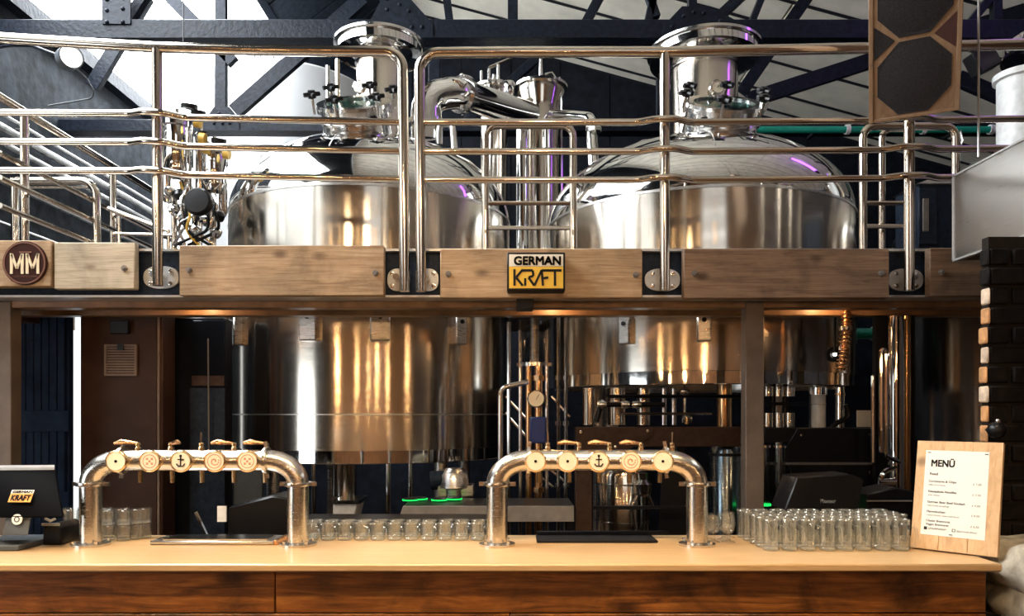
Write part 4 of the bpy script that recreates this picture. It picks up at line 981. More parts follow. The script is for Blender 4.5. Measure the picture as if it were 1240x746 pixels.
st = part(tl, 'sticker', B().add([so, so + Vector((.094, 0, 0)), so + Vector((.094, 0, 0)) + su * .055, so + su * .055] , [(0, 1, 2, 3)]).shift((0, -.004, 0)), 'sticker_orange')
part(st, 'sticker_band', B().add([so + su * .040, so + Vector((.094, 0, 0)) + su * .040, so + Vector((.094, 0, 0)) + su * .056, so + su * .056], [(0, 1, 2, 3)]).shift((0, -.0055, 0)), 'sign_white')
part(st, 'lettering', text(B(), 'GERMAN', .014, so + su * .043 + Vector((.006, -.007, 0)), (1, 0, 0), su, .0008, .0006, width=.082), 'ink')
part(st, 'lettering', text(B(), 'KRAFT', .036, so + su * .008 + Vector((.008, -.0062, 0)), (1, 0, 0), su, .0008, .0012, width=.078), 'ink')
pr = thing('receipt_printer', 'small black receipt printer with a curl of paper beside the till', 'printer', (X(60, 3.28), 3.28, CT))
part(pr, 'body', B().prism([(X(51, 3.2), CT + .001), (X(74, 3.2), CT + .001), (X(73, 3.2), CT + .075), (X(66, 3.2), CT + .095), (X(52, 3.2), CT + .085)], 3.2, 3.36), 'black', .005)
part(pr, 'paper_curl', B().tube([P(55, 628, 3.19), P(61, 631, 3.185), P(67, 628, 3.19)], .006, 6), 'paper')
part(pr, 'slot', pbox(B(), 50, 634, 71, 637, 3.195, 3.205), 'pale_steel')

# ------------------------------------------------------------------ signs
sg = thing('brewery_sign', 'black-framed white and yellow box sign on the middle plank', 'sign', P(649, 352, 3.98))
sd = 3.93; sy1 = 4.04
part(sg, 'box', pbox(B(), 614, 305.5, 684.5, 352, sd + .006, sy1), 'sign_black', .004)
part(sg, 'white_panel', pbox(B(), 616.5, 308, 682, 323, sd, sd + .008), 'sign_white')
part(sg, 'yellow_panel', pbox(B(), 616.5, 322.5, 682, 349, sd, sd + .008), 'sign_yellow')
c = P(622, 320.5, sd - .002)
part(sg, 'lettering', text(B(), 'GERMAN', .062, c, bold=.0022, depth=.004, width=X(678, sd) - X(622, sd)), 'sign_black')
k = B()
def stroke(pts, w=.0125):
    for a, b_ in zip(pts, pts[1:]): k.bar(P(*a, sd - .002), P(*b_, sd - .002), .004, w, up=(P(*b_, sd) - P(*a, sd)).cross(Vector((0, 1, 0))))
stroke([(623, 326), (623, 346)]); stroke([(633, 326.5), (625, 336), (633, 346)])
stroke([(633, 327.5), (645, 327.5), (646, 334), (640, 336), (647, 346)]); stroke([(636, 346), (636, 337)])
stroke([(647, 346), (656, 327), (657.5, 346)]); stroke([(656, 327.5), (666, 327.5)]); stroke([(658, 337), (664, 336)]); stroke([(664, 327.5), (680, 327.5)]); stroke([(672, 327.5), (672, 346)])
part(sg, 'lettering', k, 'sign_black')
rd = thing('round_sign', 'round dark MM badge with cream letters on the end plank', 'sign', P(31, 345, 4.02))
c = P(31.5, 319, 4.035); R_ = 26.5 * 4.035 / F
part(rd, 'disc', B().lathe([(0, 0), (R_, 0), (R_, .012), (0, .012)], c, (0, -1, 0), 40), 'roundel')
part(rd, 'rim_ring', B().lathe([(R_ * .90, .012), (R_ * .90, .0155), (R_ * .96, .0155), (R_ * .96, .012)], c, (0, -1, 0), 40), 'roundel_ring')
b = B()
def mstroke(p, q, w): b.bar(P(*p, 4.018), P(*q, 4.018), .004, w, up=(P(*q, 4) - P(*p, 4)).cross(Vector((0, 1, 0))))
for o in (0, 19):
    mstroke((14 + o, 307), (14 + o, 331.5), .0155); mstroke((27 + o, 307), (27 + o, 331.5), .0155); mstroke((14.3 + o, 308), (20.5 + o, 325), .0135); mstroke((20.5 + o, 325), (26.7 + o, 308), .0135)
part(rd, 'letters', b, 'cream')
part(rd, 'small_lettering', text(B(), 'MERCATO METROPOLITANO', .012, P(15, 335.5, 4.0225), depth=.002, width=.135), 'roundel_ring')
part(rd, 'top_bar', pbox(B(), 23, 304.5, 38, 306, 4.018, 4.024), 'roundel_ring')

# ------------------------------------------------------------------ hanging loudspeaker
s0, s1 = P(1052, 150, 3.70), P(1162, 133, 3.53); s0.z = s1.z = 3.089
sr = (s1 - s0).normalized(); sn = Vector((sr.y, -sr.x, 0)); W_ = (s1 - s0).length; SH = .98
ms = Matrix(((sr.x, -sn.x, 0, s0.x), (sr.y, -sn.y, 0, s0.y), (0, 0, 1, s0.z), (0, 0, 0, 1))) @ Matrix.Rotation(math.radians(21), 4, 'X')
spk = thing('loudspeaker', 'plywood loudspeaker with two octagonal dark grilles hung from the roof', 'speaker', s0)
part(spk, 'cabinet', B().box((0, .012, 0), (W_, .28, SH)).xform(ms), 'plywood', .004)
for lo, hi in (((0, -.004, 0), (.020, .012, SH)), ((W_ - .020, -.004, 0), (W_, .012, SH)), ((.02, -.004, 0), (W_ - .02, .012, .016)), ((.02, -.004, SH - .016), (W_ - .02, .012, SH))):
    part(spk, 'frame_bar', B().box(lo, hi).xform(ms), 'plywood', .002)
part(spk, 'baffle', B().box((.02, .004, .016), (W_ - .02, .0115, SH - .016)).xform(ms), 'plywood')
for zc_ in (.184, .184 + .342):
    ro = .162; ap = .160
    oct_ = [(W_ / 2 + ap / math.cos(PI / 8) * math.cos(PI / 8 + k * PI / 4) * .975, zc_ + ro / math.cos(PI / 8) * math.sin(PI / 8 + k * PI / 4)) for k in range(8)]
    g = part(spk, 'grille', B().prism(oct_, -.002, .004).xform(ms), 'grille', 0)
    part(g, 'cone_bulge', B().lathe([(0, .012), (.06, .010), (.13, .004), (.15, 0)], (0, 0, 0), (0, -1, 0), 28).xform(ms @ Matrix.Translation((W_ / 2, -.002, zc_))), 'grille')
zm = .184 + .342 / 2
for s in (0, 1):
    xa = .024 if s == 0 else W_ - .024; xb = W_ * .29 if s == 0 else W_ * .71
    tri = [(xa, zm - .075), (xb, zm), (xa, zm + .075)]
    if s: tri = tri[::-1]
    part(spk, 'port', B().prism(tri, .0, .004).xform(ms), 'vent_red' if s else 'grille')
for u in (.06, W_ - .06):
    q = ms @ Vector((u, .14, SH)); part(spk, 'hanging_chain', B().cyl(q, (q.x, q.y, roof_z(q.x)), .006, seg=6), 'black_steel')

# ------------------------------------------------------------------ sheet-steel hood on the right and its wire
hx = X(1155, 3.9); hz0, hz1 = Z(315, 3.9), Z(214, 3.9)
hd = thing('extract_hood', 'big brushed sheet-steel extract hood hung above the brick pier', 'hood', (hx, 3.9, hz0))
part(hd, 'body', B().box((hx, .9, hz0), (hx + .75, 3.9, hz1)), 'hood', .004)
part(hd, 'corner_strip', B().box((hx - .006, 3.885, hz0 - .002), (hx + .012, 3.906, hz1 + .004)), 'pale_steel')
part(hd, 'bottom_lip', B().box((hx - .006, .9, hz0 - .008), (hx + .02, 3.9, hz0 + .004)), 'pale_steel')
part(hd, 'top_lip', B().box((hx - .006, .9, hz1 - .004), (hx + .02, 3.9, hz1 + .006)), 'pale_steel')
part(hd, 'soffit', B().box((hx + .02, .92, hz0 - .004), (hx + .73, 3.88, hz0 + .002)), 'black_steel')
for dd_ in (1.4, 3.6):
    part(hd, 'suspension_wire', B().cyl((X(1185, 3.6), dd_, hz1), (X(1185, 3.6), dd_, roof_z(X(1185, 3.6))), .006, seg=6), 'pale_steel')
# ------------------------------------------------------------------ plant under the platform
cab = thing('equipment_cabinet', 'brown metal equipment cabinet with a louvred vent beside the navy door', 'cabinet', (X(147, 4.75), 4.9, 0))
part(cab, 'body', B().box((X(97, 4.75), 4.75, 0), (X(197, 4.75), 4.93, Z(374, 4.75))), 'cabinet', .006)
part(cab, 'door_panel', B().box((X(99.5, 4.75), 4.738, .05), (X(191, 4.75), 4.75, Z(378, 4.75))), 'cabinet', .004)
part(cab, 'door_edge', B().box((X(191.8, 4.75), 4.736, .05), (X(194, 4.75), 4.75, Z(378, 4.75))), 'grille_tan')
vg = part(cab, 'vent_grille', pbox(B(), 126, 417, 165, 455, 4.728, 4.738), 'brown_steel', .002)
for (a, b, c, d) in ((126, 417, 128.5, 455), (162.5, 417, 165, 455), (128.5, 417, 162.5, 419.5), (128.5, 452.5, 162.5, 455)): part(vg, 'vent_frame', pbox(B(), a, b, c, d, 4.715, 4.73), 'grille_tan')
for i in range(10): part(vg, 'slat', pbox(B(), 128.5, 420.5 + i * 3.2, 162.5, 422.4 + i * 3.2, 4.718, 4.73), 'grille_tan')
part(vg, 'catch', pbox(B(), 142, 417, 149, 424, 4.706, 4.72), 'black')
part(cab, 'meter_box', pbox(B(), 133, 388, 155, 404, 4.70, 4.738), 'black', .004)
tb = thing('strip_light', 'pale unlit tube batten fixed aslant under the platform', 'lamp', P(85, 362, 4.7))
part(tb, 'batten', B().bar(P(45, 352, 4.43), P(130, 378, 4.98), .05, .03), 'pale_steel'); part(tb, 'tube', B().tube([P(47, 354, 4.42), P(128, 379, 4.97)], .013, 8), 'white_paint')
part(tb, 'hanger', B().bar(P(60, 356, 4.55), (P(60, 356, 4.55).x, 4.55, zt - .045), .02, .02), 'black_steel'); part(tb, 'hanger', B().bar(P(115, 374, 4.9), (P(115, 374, 4.9).x, 4.9, zt - .045), .02, .02), 'black_steel')
fg = thing('bottle_fridge', 'tall dark glass-fronted fridge beside the brown cabinet', 'fridge', (X(237, 4.95), 5.2, 0))
part(fg, 'carcass', B().box((X(201, 4.95), 4.97, 0), (X(270, 4.95), 5.12, Z(384, 4.95))), 'black_steel', .006)
part(fg, 'glass_door', B().box((X(203, 4.95), 4.955, .08), (X(272, 4.95), 4.97, Z(388, 4.95))), 'fridge_glass', .003)
part(fg, 'handle', B().tube([P(252, 410, 4.92), P(253, 560, 4.92)], .005, 8), 'grey_steel')
part(fg, 'shelf_edge', pbox(B(), 232, 455, 271, 467, 4.945, 4.956), 'brown_steel'); part(fg, 'lower_panel', B().box((X(230, 4.95), 4.947, .3), (X(272, 4.95), 4.956, Z(470, 4.95))), 'navy_steel')
# black machine and tag behind the first tower
bm_ = thing('glass_washer', 'low black bar machine with a raised lid behind the first tap tower', 'machine', (X(320, 3.85), 3.95, 0))
part(bm_, 'body', B().prism([(X(268, 3.85), 0), (X(353, 3.85), 0), (X(353, 3.85), Z(604, 3.85)), (X(330, 3.85), Z(600, 3.85)), (X(276, 3.85), Z(614, 3.85))], 3.85, 4.1), 'black', .01)
part(bm_, 'tag', pbox(B(), 263, 613, 274, 632, 3.83, 3.84), 'white_paint')
part(bm_, 'prop', B().tube([P(237, 620, 3.9), P(250, 648, 3.9)], .010, 6), 'steel')
ub = thing('back_bar', 'low black back bar bench running behind the short mugs', 'counter', (X(420, 4.0), 4.1, 0))
part(ub, 'body', B().box((X(362, 3.95), 3.95, 0), (X(600, 3.95), 4.2, Z(633, 3.95))), 'black_steel', .006)
part(ub, 'top', B().box((X(361, 3.95), 3.94, Z(634, 3.95)), (X(601, 3.95), 4.2, Z(630, 3.95))), 'black', .004)
gpn = single('grey_panel', B().box((X(288, 5.1), 5.02, .0), (X(322, 5.1), 5.06, Z(562, 5.1))), 'grey_plastic', 'grey-blue upright panel behind the black bar machine', 'panel', bevel=.004)
ws = thing('steel_shelf', 'long grey steel shelf beam with a slanted end under the tank', 'shelf', (X(590, 4.22), 4.3, 0))
part(ws, 'front', B().prism([(X(481, 4.22), Z(632, 4.22)), (X(695, 4.22), Z(632, 4.22)), (X(695, 4.22), Z(613, 4.22)), (X(488, 4.22), Z(613, 4.22))], 4.22, 4.24), 'grey_steel', .002)
part(ws, 'top', B().box((X(488, 4.22), 4.24, Z(614.5, 4.22)), (X(695, 4.22), 4.62, Z(613, 4.22))), 'black_steel')
for px in (492, 690): part(ws, 'leg', B().box((X(px, 4.25) - .02, 4.30, 0), (X(px, 4.25) + .02, 4.34, Z(614.5, 4.22))), 'black_steel')
sgl = thing('sight_dome', 'pale steel pump housing with a ribbed foot under the tank', 'pump', (X(550, 4.75), 4.75, Z(613, 4.22)))
part(sgl, 'housing', B().lathe([(0, Z(566, 4.75)), (.05, Z(567, 4.75)), (.09, Z(575, 4.75)), (.10, Z(590, 4.75)), (.07, Z(592, 4.75)), (.07, Z(613, 4.22))], (X(550, 4.75), 4.75, 0), seg=24), 'brushed')
part(sgl, 'motor', B().cyl(P(522, 582, 4.75), P(545, 580, 4.75), .06, seg=18), 'navy_steel')
part(sgl, 'foot', B().box((X(530, 4.7), 4.70, Z(613, 4.22)), (X(573, 4.7), 4.86, Z(588, 4.7))), 'brushed', .004)
for i, (px, d, w) in enumerate(((497, 4.45, 20), (508, 4.5, 12), (532, 4.45, 13), (550, 4.5, 22))):
    z0_ = Z(613, 4.22)
    t = thing('indicator_puck', 'black puck light with a glowing green ring on the steel shelf', 'light', (X(px, d), d, z0_), 'green pucks on the shelf')
    part(t, 'puck', B().lathe([(0, .0), (.045, .0), (.045, .018), (.03, .022), (0, .022)], (X(px, d), d, z0_), (0, 0, 1), 20), 'black')
    part(t, 'glow_ring', B().lathe([(.0455, .006), (.049, .006), (.049, .014), (.0455, .014)], (X(px, d), d, z0_), (0, 0, 1), 24), 'led_green')
# pipe column between the tanks
pc = thing('pipe_column', 'slim pipe column with sight glass and round gauge between the tanks', 'pipes', (X(640, 4.9), 4.9, 0))
part(pc, 'sight_glass', B().lathe([(.105, Z(440, 4.95)), (.105, Z(386, 4.95))], (X(647, 4.95), 4.95, 0), seg=28), 'sight')
part(pc, 'sight_core', B().cyl(P(647, 440, 4.95), P(647, 386, 4.95), .03, seg=14), 'brushed')
for yy in (383, 442): part(pc, 'sight_flange', B().lathe([(0, -.012), (.118, -.012), (.118, .012), (0, .012)], P(647, yy, 4.95), (0, 0, 1), 28), 'steel')
for px, r, y0 in ((640, .020, 442), (652, .026, 442), (662, .012, 400), (630, .012, 400)):
    part(pc, 'riser', B().cyl((X(px, 4.92), 4.92, .02), (X(px, 4.92), 4.92, Z(y0, 4.92)), r, seg=12), 'bronze' if px in (640, 652) else 'steel')
dial(pc, Vector((X(649, 4.84), 4.84, Z(483, 4.84))), Vector((0, -1, 0)), .058)
for yy in (455, 510, 545, 590): part(pc, 'union', B().cyl(P(652, yy, 4.92), P(652, yy + 6, 4.92), .040, seg=8), 'bronze')
part(pc, 'blue_actuator', B().box((X(642, 4.82), 4.82, Z(537, 4.82)), (X(661, 4.82), 4.92, Z(505, 4.82))), 'blue', .008)
part(pc, 'elbow', B().tube([P(606, 660, 4.9), P(606, 470, 4.9), P(640, 462, 4.9)], .018, 10, bend=.06), 'steel')
part(pc, 'elbow', B().tube([P(616, 660, 5.0), P(616, 390, 5.0)], .014, 8), 'steel')
for i, (x0, y0, x1, y1) in enumerate(((612, 480, 640, 510), (612, 500, 640, 532), (668, 480, 690, 505), (640, 565, 670, 590), (655, 560, 690, 588))):
    part(pc, 'stay', B().tube([P(x0, y0, 5.05), P(x1, y1, 5.05)], .008, 6), 'steel')
for px in (676, 685): part(pc, 'riser', B().cyl((X(px, 5.0), 5.0, .02), (X(px, 5.0), 5.0, Z(380, 5.0)), .012, seg=8), 'steel')
for px in (676, 685):
    for yy in (455, 510, 560, 585, 612): part(pc, 'union', B().cyl(P(px, yy, 5.0), P(px, yy + 5, 5.0), .022, seg=8), 'steel')
# brown steel skid frame
sk = thing('skid_frame', 'brown painted steel skid frame carrying pipework under the largest tank', 'frame', (X(790, 4.6), 4.6, 0))
part(sk, 'top_beam', pbox(B(), 697, 517, 897, 541, 4.60, 4.66), 'brown_steel', .004)
part(sk, 'side_plate', B().prism([(X(697, 4.59), Z(546, 4.59)), (X(758, 4.59), Z(546, 4.59)), (X(790, 4.59), Z(528, 4.59)), (X(790, 4.59), Z(517, 4.59)), (X(697, 4.59), Z(517, 4.59))], 4.585, 4.60), 'brown_steel', .002)
part(sk, 'leg', B().box((X(697, 4.6), 4.60, 0), (X(717, 4.6), 4.68, Z(517, 4.6))), 'brown_steel', .004)
part(sk, 'leg', B().box((X(833, 4.6), 4.90, 0), (X(843, 4.6), 4.95, Z(541, 4.6))), 'black_steel')
part(sk, 'rail', pbox(B(), 717, 613, 836, 617, 4.60, 4.63), 'black_steel'); part(sk, 'slanted_plate', B().prism([(X(797, 4.7), Z(650, 4.7)), (X(834, 4.7), Z(650, 4.7)), (X(834, 4.7), Z(560, 4.7)), (X(803, 4.7), Z(560, 4.7))], 4.7, 4.72), 'black_steel')
for a, b in ((703, 523), (784, 522), (703, 540), (745, 541)): part(sk, 'bolt', B().lathe([(.009, 0), (.009, .006), (0, .008)], P(a, b, 4.585), (0, -1, 0), 8), 'steel')
kg = thing('steel_vessel', 'small stainless vessel with a valve head inside the brown skid frame', 'vessel', (X(755, 4.95), 4.95, 0))
part(kg, 'body', B().lathe([(.14, .60), (.175, Z(640, 4.95)), (.175, Z(575, 4.95)), (.15, Z(567, 4.95)), (0, Z(562, 4.95))], (X(754, 4.95), 4.95, 0), seg=36), 'tank_shell')
for yy in (585, 630): part(kg, 'hoop', B().lathe([(.175, -.006), (.18, -.004), (.18, .004), (.175, .006)], (X(754, 4.95), 4.95, Z(yy, 4.95)), seg=36), 'steel')
for th in (.5, 2.6, 4.7): part(kg, 'leg', B().cyl((X(754, 4.95) + .12 * math.cos(th), 4.95 + .12 * math.sin(th), 0), (X(754, 4.95) + .12 * math.cos(th), 4.95 + .12 * math.sin(th), .65), .02, seg=8), 'steel')
part(kg, 'valve_head', B().lathe([(.02, -.06), (.05, -.04), (.06, .02), (.03, .05), (.035, .09), (0, .10)], P(779, 590, 4.74), (0, 0, 1), 16), 'steel')
part(kg, 'valve_arm', B().tube([P(772, 600, 4.74), P(766, 612, 4.74), P(770, 640, 4.74)], .012, 8, bend=.02), 'steel'); part(kg, 'valve_arm', B().tube([P(785, 600, 4.74), P(790, 612, 4.74)], .012, 8), 'steel')
# pump pots and pipe runs under the largest tank
pp = thing('pipe_manifold', 'pipe manifold with upright steel pots under the largest tank', 'pipes', P(780, 517, 5.2))
for px, r, y0, y1 in ((714, .055, 470, 511), (747, .065, 470, 517), (779, .05, 470, 517), (804, .02, 470, 517), (816, .02, 470, 500)):
    part(pp, 'pot', B().cyl((X(px, 5.35), 5.35, Z(517, 4.6)), (X(px, 5.35), 5.35, Z(y0, 5.35)), r, seg=20), 'tank_shell' if r > .03 else 'steel')
part(pp, 'pipe_run', B().tube([P(722, 511, 5.05), P(728, 490, 5.05), P(805, 490, 5.05)], .018, 8, bend=.04), 'black_steel')
part(pp, 'pipe_run', B().tube([P(752, 501, 5.0), P(862, 501, 5.0)], .009, 8), 'steel'); part(pp, 'pipe_run', B().tube([P(735, 471, 5.1), P(735, 480, 5.1), P(900, 480, 5.1)], .013, 8, bend=.03), 'black_steel')
for px, py in ((729, 490), (757, 490), (771, 490), (832, 508), (829, 474)): part(pp, 'valve', B().lathe([(0, -.03), (.022, -.03), (.03, 0), (.022, .03), (0, .03)], P(px, py, 5.0), (1, 0, 0), 10), 'steel')
part(pp, 'drain_cock', B().tube([P(832, 505, 4.95), P(832, 514, 4.95)], .014, 8), 'brass')
bv = thing('blue_grey_vessel', 'blue-grey cylindrical vessel behind the second tap tower upright', 'vessel', (X(880, 4.75), 4.75, 0))
part(bv, 'body', B().lathe([(.09, .0), (.10, .05), (.10, Z(545, 4.75)), (.09, Z(540, 4.75)), (0, Z(538, 4.75))], (X(879, 4.75), 4.75, 0), seg=28), steel('blue_tinted_steel', (.28, .36, .42), .2, (1, 1, 40)))
part(bv, 'cap', B().lathe([(.06, Z(538, 4.75)), (.06, Z(526, 4.75)), (0, Z(525, 4.75))], (X(885, 4.75), 4.75, 0), seg=20), 'pale_steel')
part(bv, 'band', B().lathe([(.10, -.01), (.106, -.008), (.106, .008), (.10, .01)], (X(879, 4.75), 4.75, Z(550, 4.75)), seg=28), 'black_steel')
# right of the column: dark machine, tubes, hose, pipes
dm = thing('bottling_frame', 'dark steel machine frame right of the taupe column', 'machine', (X(990, 4.7), 4.7, 0))
part(dm, 'panel', pbox(B(), 926, 518, 1062, 536, 4.70, 4.76), 'black_steel', .004)
part(dm, 'side_plate', B().prism([(X(966, 4.69), Z(600, 4.69)), (X(1062, 4.69), Z(612, 4.69)), (X(1062, 4.69), Z(519, 4.69)), (X(966, 4.69), Z(519, 4.69)), (X(950, 4.69), Z(545, 4.69))], 4.685, 4.70), 'black_steel', .002)
part(dm, 'leg', B().box((X(1052, 4.7), 4.72, 0), (X(1062, 4.7), 4.78, Z(536, 4.7))), 'black_steel'); part(dm, 'leg', B().box((X(928, 4.7), 4.9, 0), (X(936, 4.7), 4.95, Z(536, 4.7))), 'black_steel')
part(dm, 'rail', pbox(B(), 926, 560, 1062, 563, 4.68, 4.70), 'grey_steel')
for a, b in ((970, 527), (1053, 526), (1053, 572), (945, 540)): part(dm, 'bolt', B().lathe([(.009, 0), (.009, .006), (0, .008)], P(a, b, 4.68), (0, -1, 0), 8), 'steel')
for i, px in enumerate((925, 944)):
    t = thing('sight_tube', 'upright clear sight tube with a green glowing foot behind the tall mugs', 'tube', (X(px, 4.5), 4.5, Z(612, 4.5)), 'sight tubes')
    part(t, 'tube', B().lathe([(.035, Z(610, 4.5)), (.035, Z(542, 4.5))], (X(px, 4.5), 4.5, 0), seg=20), 'sight'); part(t, 'core', B().cyl((X(px, 4.5), 4.5, Z(608, 4.5)), (X(px, 4.5), 4.5, Z(542, 4.5)), .012, seg=10), 'steel')
    part(t, 'glow_ring', B().lathe([(.036, -.006), (.042, -.006), (.042, .006), (.036, .006)], P(px, 611, 4.5), (0, 0, 1), 20), 'led_green'); part(t, 'cap', B().cyl(P(px, 542, 4.5), P(px, 539, 4.5), .04, seg=16), 'steel')
    part(t, 'stand', B().cyl((X(px, 4.5), 4.5, 0), (X(px, 4.5), 4.5, Z(613, 4.5)), .03, seg=10), 'black_steel')
pr2 = thing('pump_row', 'row of bright steel pump drums behind the taupe column', 'pumps', P(945, 517, 5.3))
for px in (930, 943, 956): part(pr2, 'drum', B().cyl((X(px, 5.3), 5.3, Z(480, 5.3)), (X(px, 5.3), 5.3, Z(468, 5.3)), .036, seg=16), 'tank_shell'); part(pr2, 'drum', B().cyl((X(px, 5.3), 5.3, Z(517, 5.3)), (X(px, 5.3), 5.3, Z(500, 5.3)), .036, seg=16), 'tank_shell')
part(pr2, 'rail', pbox(B(), 922, 487, 978, 491, 5.26, 5.30), 'black_steel'); part(pr2, 'post', B().cyl((X(936, 5.36), 5.36, 0), (X(936, 5.36), 5.36, Z(465, 5.3)), .02, seg=8), 'black_steel'); part(pr2, 'post', B().cyl((X(951, 5.36), 5.36, 0), (X(951, 5.36), 5.36, Z(465, 5.3)), .02, seg=8), 'black_steel')
wp = thing('white_standpipe', 'pale upright standpipe under the rim of the largest tank', 'pipe', (X(991, 5.15), 5.15, 0))
part(wp, 'pipe', B().cyl((X(991, 5.15), 5.15, .0), (X(991, 5.15), 5.15, Z(478, 5.15)), .048, seg=20), 'white_paint'); part(wp, 'collar', B().cyl(P(991, 478, 5.15), P(991, 469, 5.15), .058, seg=20), 'tank_dome')
for yy in (490, 520): part(wp, 'joint', B().lathe([(.048, -.004), (.052, -.003), (.052, .003), (.048, .004)], P(991, yy, 5.15), (0, 0, 1), 20), 'pale_steel')
rp = thing('red_brown_pipe', 'slim rosy steel pipe between the standpipe and braided hose', 'pipe', (X(1017, 5.1), 5.1, 0))
part(rp, 'pipe', B().cyl((X(1017, 5.1), 5.1, 0), (X(1017, 5.1), 5.1, Z(469, 5.1)), .03, seg=14), 'steel'); part(rp, 'ring', B().cyl(P(1017, 479, 5.1), P(1017, 476, 5.1), .036, seg=14), 'bronze')
part(rp, 'valve_arm', B().tube([P(1000, 522, 5.0), P(1014, 512, 5.0), P(1030, 505, 5.0), P(1024, 490, 5.0)], .018, 8, bend=.04), 'black')
hs = thing('corrugated_hose', 'corrugated copper-coloured metal hose dangling under the brown plank', 'hose', P(1018, 450, 4.6))
hp = [P(1024, 362, 4.6), P(1025, 395, 4.6), P(1023, 420, 4.6), P(1018, 450, 4.6)]; path = fillet(hp, .5, 8)
dense = []
for a, b_ in zip(path, path[1:]):
    n_ = max(2, int((b_ - a).length / .006))
    dense += [a.lerp(b_, i / n_) for i in range(n_)]
part(hs, 'hose', B().tube(dense, [.027 + .007 * (1 if (i // 2) % 2 else -1) for i in range(len(dense))], 12), 'copper', sharp=80)
part(hs, 'collar', B().cyl(P(1024, 400, 4.6), P(1024, 396, 4.6), .045, seg=16), 'steel')
lb2 = thing('bulkhead_lamp', 'small glowing bulkhead lamp in the dark beside the hose', 'lamp', P(1011, 430, 5.9)); cL = P(1011, 429, 4.8)
part(lb2, 'globe', B().ball(cL, .012, 12, 8), 'lamp_white'); part(lb2, 'cage', B().lathe([(0, -.03), (.05, -.03), (.05, 0), (.03, .0)], cL, (0, -1, 0), 16), 'black'); part(lb2, 'drop', B().cyl(cL, (cL.x, cL.y, zbm), .01, seg=6), 'black')
ch = thing('chrome_pipes', 'bundle of tall chrome pipes with a bend beside the brick pier', 'pipes', (X(1082, 4.45), 4.45, 0))
part(ch, 'riser', B().cyl((X(1085, 4.5), 4.5, 0), (X(1085, 4.5), 4.5, Z(383, 4.5)), .046, seg=24), 'tank_dome')
part(ch, 'riser', B().tube([P(1067, 548, 4.4), P(1067, 426, 4.4), P(1070, 422, 4.4), P(1073, 428, 4.4), P(1073, 552, 4.4), P(1090, 560, 4.4)], .013, 8, bend=.03), 'tank_dome')
part(ch, 'riser', B().cyl((X(1098, 4.55), 4.55, 0), (X(1098, 4.55), 4.55, Z(383, 4.55)), .022, seg=14), 'bronze')
part(ch, 'riser', B().cyl((X(1057, 4.6), 4.6, Z(560, 4.6)), (X(1057, 4.6), 4.6, Z(455, 4.6)), .012, seg=8), 'steel')
part(ch, 'bend', B().tube([P(1066, 592, 4.4), P(1068, 572, 4.4), P(1085, 566, 4.4)], .016, 8, bend=.06), 'tank_dome'); part(ch, 'bend', B().cyl(P(1064, 584, 4.4), P(1084, 584, 4.4), .024, seg=12), 'tank_dome')
part(ch, 'back_plate', B().box((X(1062, 4.6), 4.62, 0), (X(1110, 4.6), 4.66, Z(378, 4.6))), 'black_steel')
g2_ = thing('green_pipe', 'short green pipe glimpsed under the platform beside chrome pipes', 'pipe', P(1055, 404, 6.9))
part(g2_, 'run', B().tube([P(1030, 404, 6.9), P(1094, 404, 6.9)], .05, 10), 'green_pipe'); part(g2_, 'clip', B().cyl(P(1056, 404, 6.9), P(1060, 404, 6.9), .065, seg=12), 'white_paint')
single('instruction_card', B().box((X(1038, 5.0), 5.0, Z(517, 5.0)), (X(1056, 5.0), 5.01, Z(497, 5.0))), 'paper', 'pale card propped on the dark machine frame', 'card')
dj = thing('dj_controller', 'black angular mixing controller behind the tall mugs', 'controller', (X(998, 3.75), 3.75, 0))
part(dj, 'body', B().prism([(X(950, 3.72), Z(618, 3.72)), (X(1040, 3.72), Z(618, 3.72)), (X(1046, 3.72), Z(580, 3.72)), (X(1030, 3.72), Z(574, 3.72)), (X(965, 3.72), Z(578, 3.72))], 3.72, 3.92), 'black', .006)
part(dj, 'logo', text(B(), 'Pioneer', .026, P(993, 609, 3.718), depth=.002, bold=.0005, width=.076), 'white_paint')
part(dj, 'stand', B().box((X(960, 3.75), 3.76, 0), (X(1035, 3.75), 3.9, Z(618, 3.72))), 'black_steel')
# spare keg-dark machine to the right of the controller
lk = thing('dark_console', 'low dark console with a curved top beside the menu board', 'machine', (X(1075, 3.8), 3.85, 0))
part(lk, 'body', B().prism([(X(1045, 3.8), 0), (X(1112, 3.8), 0), (X(1112, 3.8), Z(596, 3.8)), (X(1085, 3.8), Z(590, 3.8)), (X(1050, 3.8), Z(598, 3.8))], 3.8, 4.0), 'black_steel', .008)
part(lk, 'band', pbox(B(), 1050, 606, 1105, 607.5, 3.79, 3.80), 'grey_steel')
# dark brick cross wall at the very back of the undercroft
uw = structure('wall_undercroft', B().box((WL, 8.85, 0), (WR, 8.95, 3.0)), 'backwall')

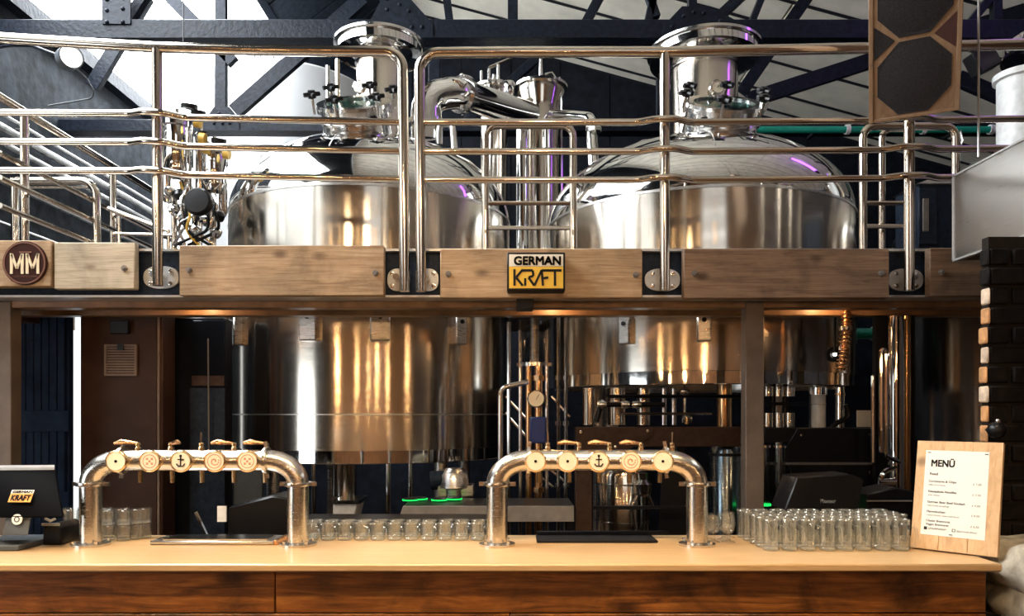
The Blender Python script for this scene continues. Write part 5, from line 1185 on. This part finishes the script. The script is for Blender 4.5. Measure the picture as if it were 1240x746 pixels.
# ------------------------------------------------------------------ lamps
def spot(label, x, y, z, tx, ty, tz, power, size=.95, color=(1, .72, .42), group=None):
    t = thing('track_spotlight', label, 'lamp', (x, y, z), group)
    d = (Vector((tx, ty, tz)) - Vector((x, y, z))).normalized()
    part(t, 'can', B().lathe([(0, -.16), (.045, -.16), (.055, -.12), (.055, .02), (.048, .02), (.045, -.01), (0, -.01)], (x, y, z), d, 20), 'black')
    part(t, 'lens', B().lathe([(0, .0), (.045, .0), (.045, -.008), (0, -.008)], (x, y, z), d, 20), 'lamp_warm')
    part(t, 'stem', B().cyl(Vector((x, y, z)) - d * .08, (x, y, z + .32), .01, seg=8), 'black')
    li = bpy.data.lights.new('spot_beam', 'SPOT'); li.energy = power; li.color = color; li.spot_size = size; li.spot_blend = .7; li.shadow_soft_size = .05
    o = bpy.data.objects.new('spot_beam', li); COL.objects.link(o); o.parent = t; o.location = d * .03
    o.rotation_euler = d.to_track_quat('-Z', 'Y').to_euler()
tk = thing('lighting_track', 'black lighting track hung across the hall in front of the bar', 'track', (0, 1.7, 3.85))
part(tk, 'bar', B().box((-3.4, 1.68, 3.82), (3.4, 1.72, 3.86)), 'black')
for xx in (-3.0, 0, 3.0): part(tk, 'hanger', B().cyl((xx, 1.7, 3.86), (xx, 1.7, roof_z(xx)), .008, seg=6), 'black')
for xx in (-2.9, -2.0, -1.1, -.2, .6, 1.3):
    spot('black track spotlight throwing warm light on the bar', xx, 1.7, 3.5, xx * .92, 3.0, 1.2, SPOT_POWER, group='track spotlights over the bar')
for xx, tx in ((-2.45, -2.6), (-1.55, -1.6), (-.65, -.55), (.2, .2)):  # second set of spots, added to brighten the planks
    spot('added black track spotlight brightening the timber planks with warm light', xx, 1.7, 3.5, tx, 4.05, 2.45, PLANK_POWER, size=.75, group='added track spotlights on the planks')
for xx in (-1.9, .25, 1.9):  # bulbs added out of sight for gold highlights on the tanks
    t = thing('added_soffit_bulb', 'small added warm bulb hidden behind the soffit beam to gild the tanks', 'lamp', (xx, 4.55, zbm + .01), 'added bulbs under the platform')
    part(t, 'holder', B().cyl((xx, 4.48, zbm + .13), (xx, 4.48, zbm + .20), .018, seg=10), 'black')
    part(t, 'bulb', B().ball((xx, 4.48, zbm + .105), .03, 12, 8), 'lamp_warm')
    li = bpy.data.lights.new('bulb_light', 'POINT'); li.energy = UNDER_POWER; li.color = (1, .60, .28); li.shadow_soft_size = .035
    o = bpy.data.objects.new('bulb_light', li); COL.objects.link(o); o.parent = t; o.location = (0, -.07, .02)

# pendant lamps of the hall behind the viewpoint: the tanks mirror them
for i, (xx, yy, zz) in enumerate(((-2.6, .2, 2.35), (-1.2, -1.4, 2.3), (.5, -.8, 2.4), (1.9, -1.9, 2.3), (3.2, -.2, 2.35), (-3.4, -2.6, 2.3), (.1, -3.6, 2.3))):
    t = thing('pendant_lamp', 'copper dome pendant lamp hung over the hall tables', 'lamp', (xx, yy, zz), 'hall pendants')
    part(t, 'shade', B().lathe([(.02, .14), (.05, .13), (.14, .05), (.17, 0), (.165, 0), (.13, .045), (.04, .12)], (xx, yy, zz), (0, 0, 1), 28), 'copper')
    part(t, 'bulb', B().ball((xx, yy, zz + .015), .045, 14, 10), 'lamp_warm')
    part(t, 'cord', B().cyl((xx, yy, zz + .13), (xx, yy, roof_z(xx)), .005, seg=6), 'black')
    li = bpy.data.lights.new('pendant_light', 'POINT'); li.energy = PENDANT_POWER; li.color = (1, .58, .26); li.shadow_soft_size = .05
    o = bpy.data.objects.new('pendant_light', li); COL.objects.link(o); o.parent = t; o.location = (0, 0, -.06)
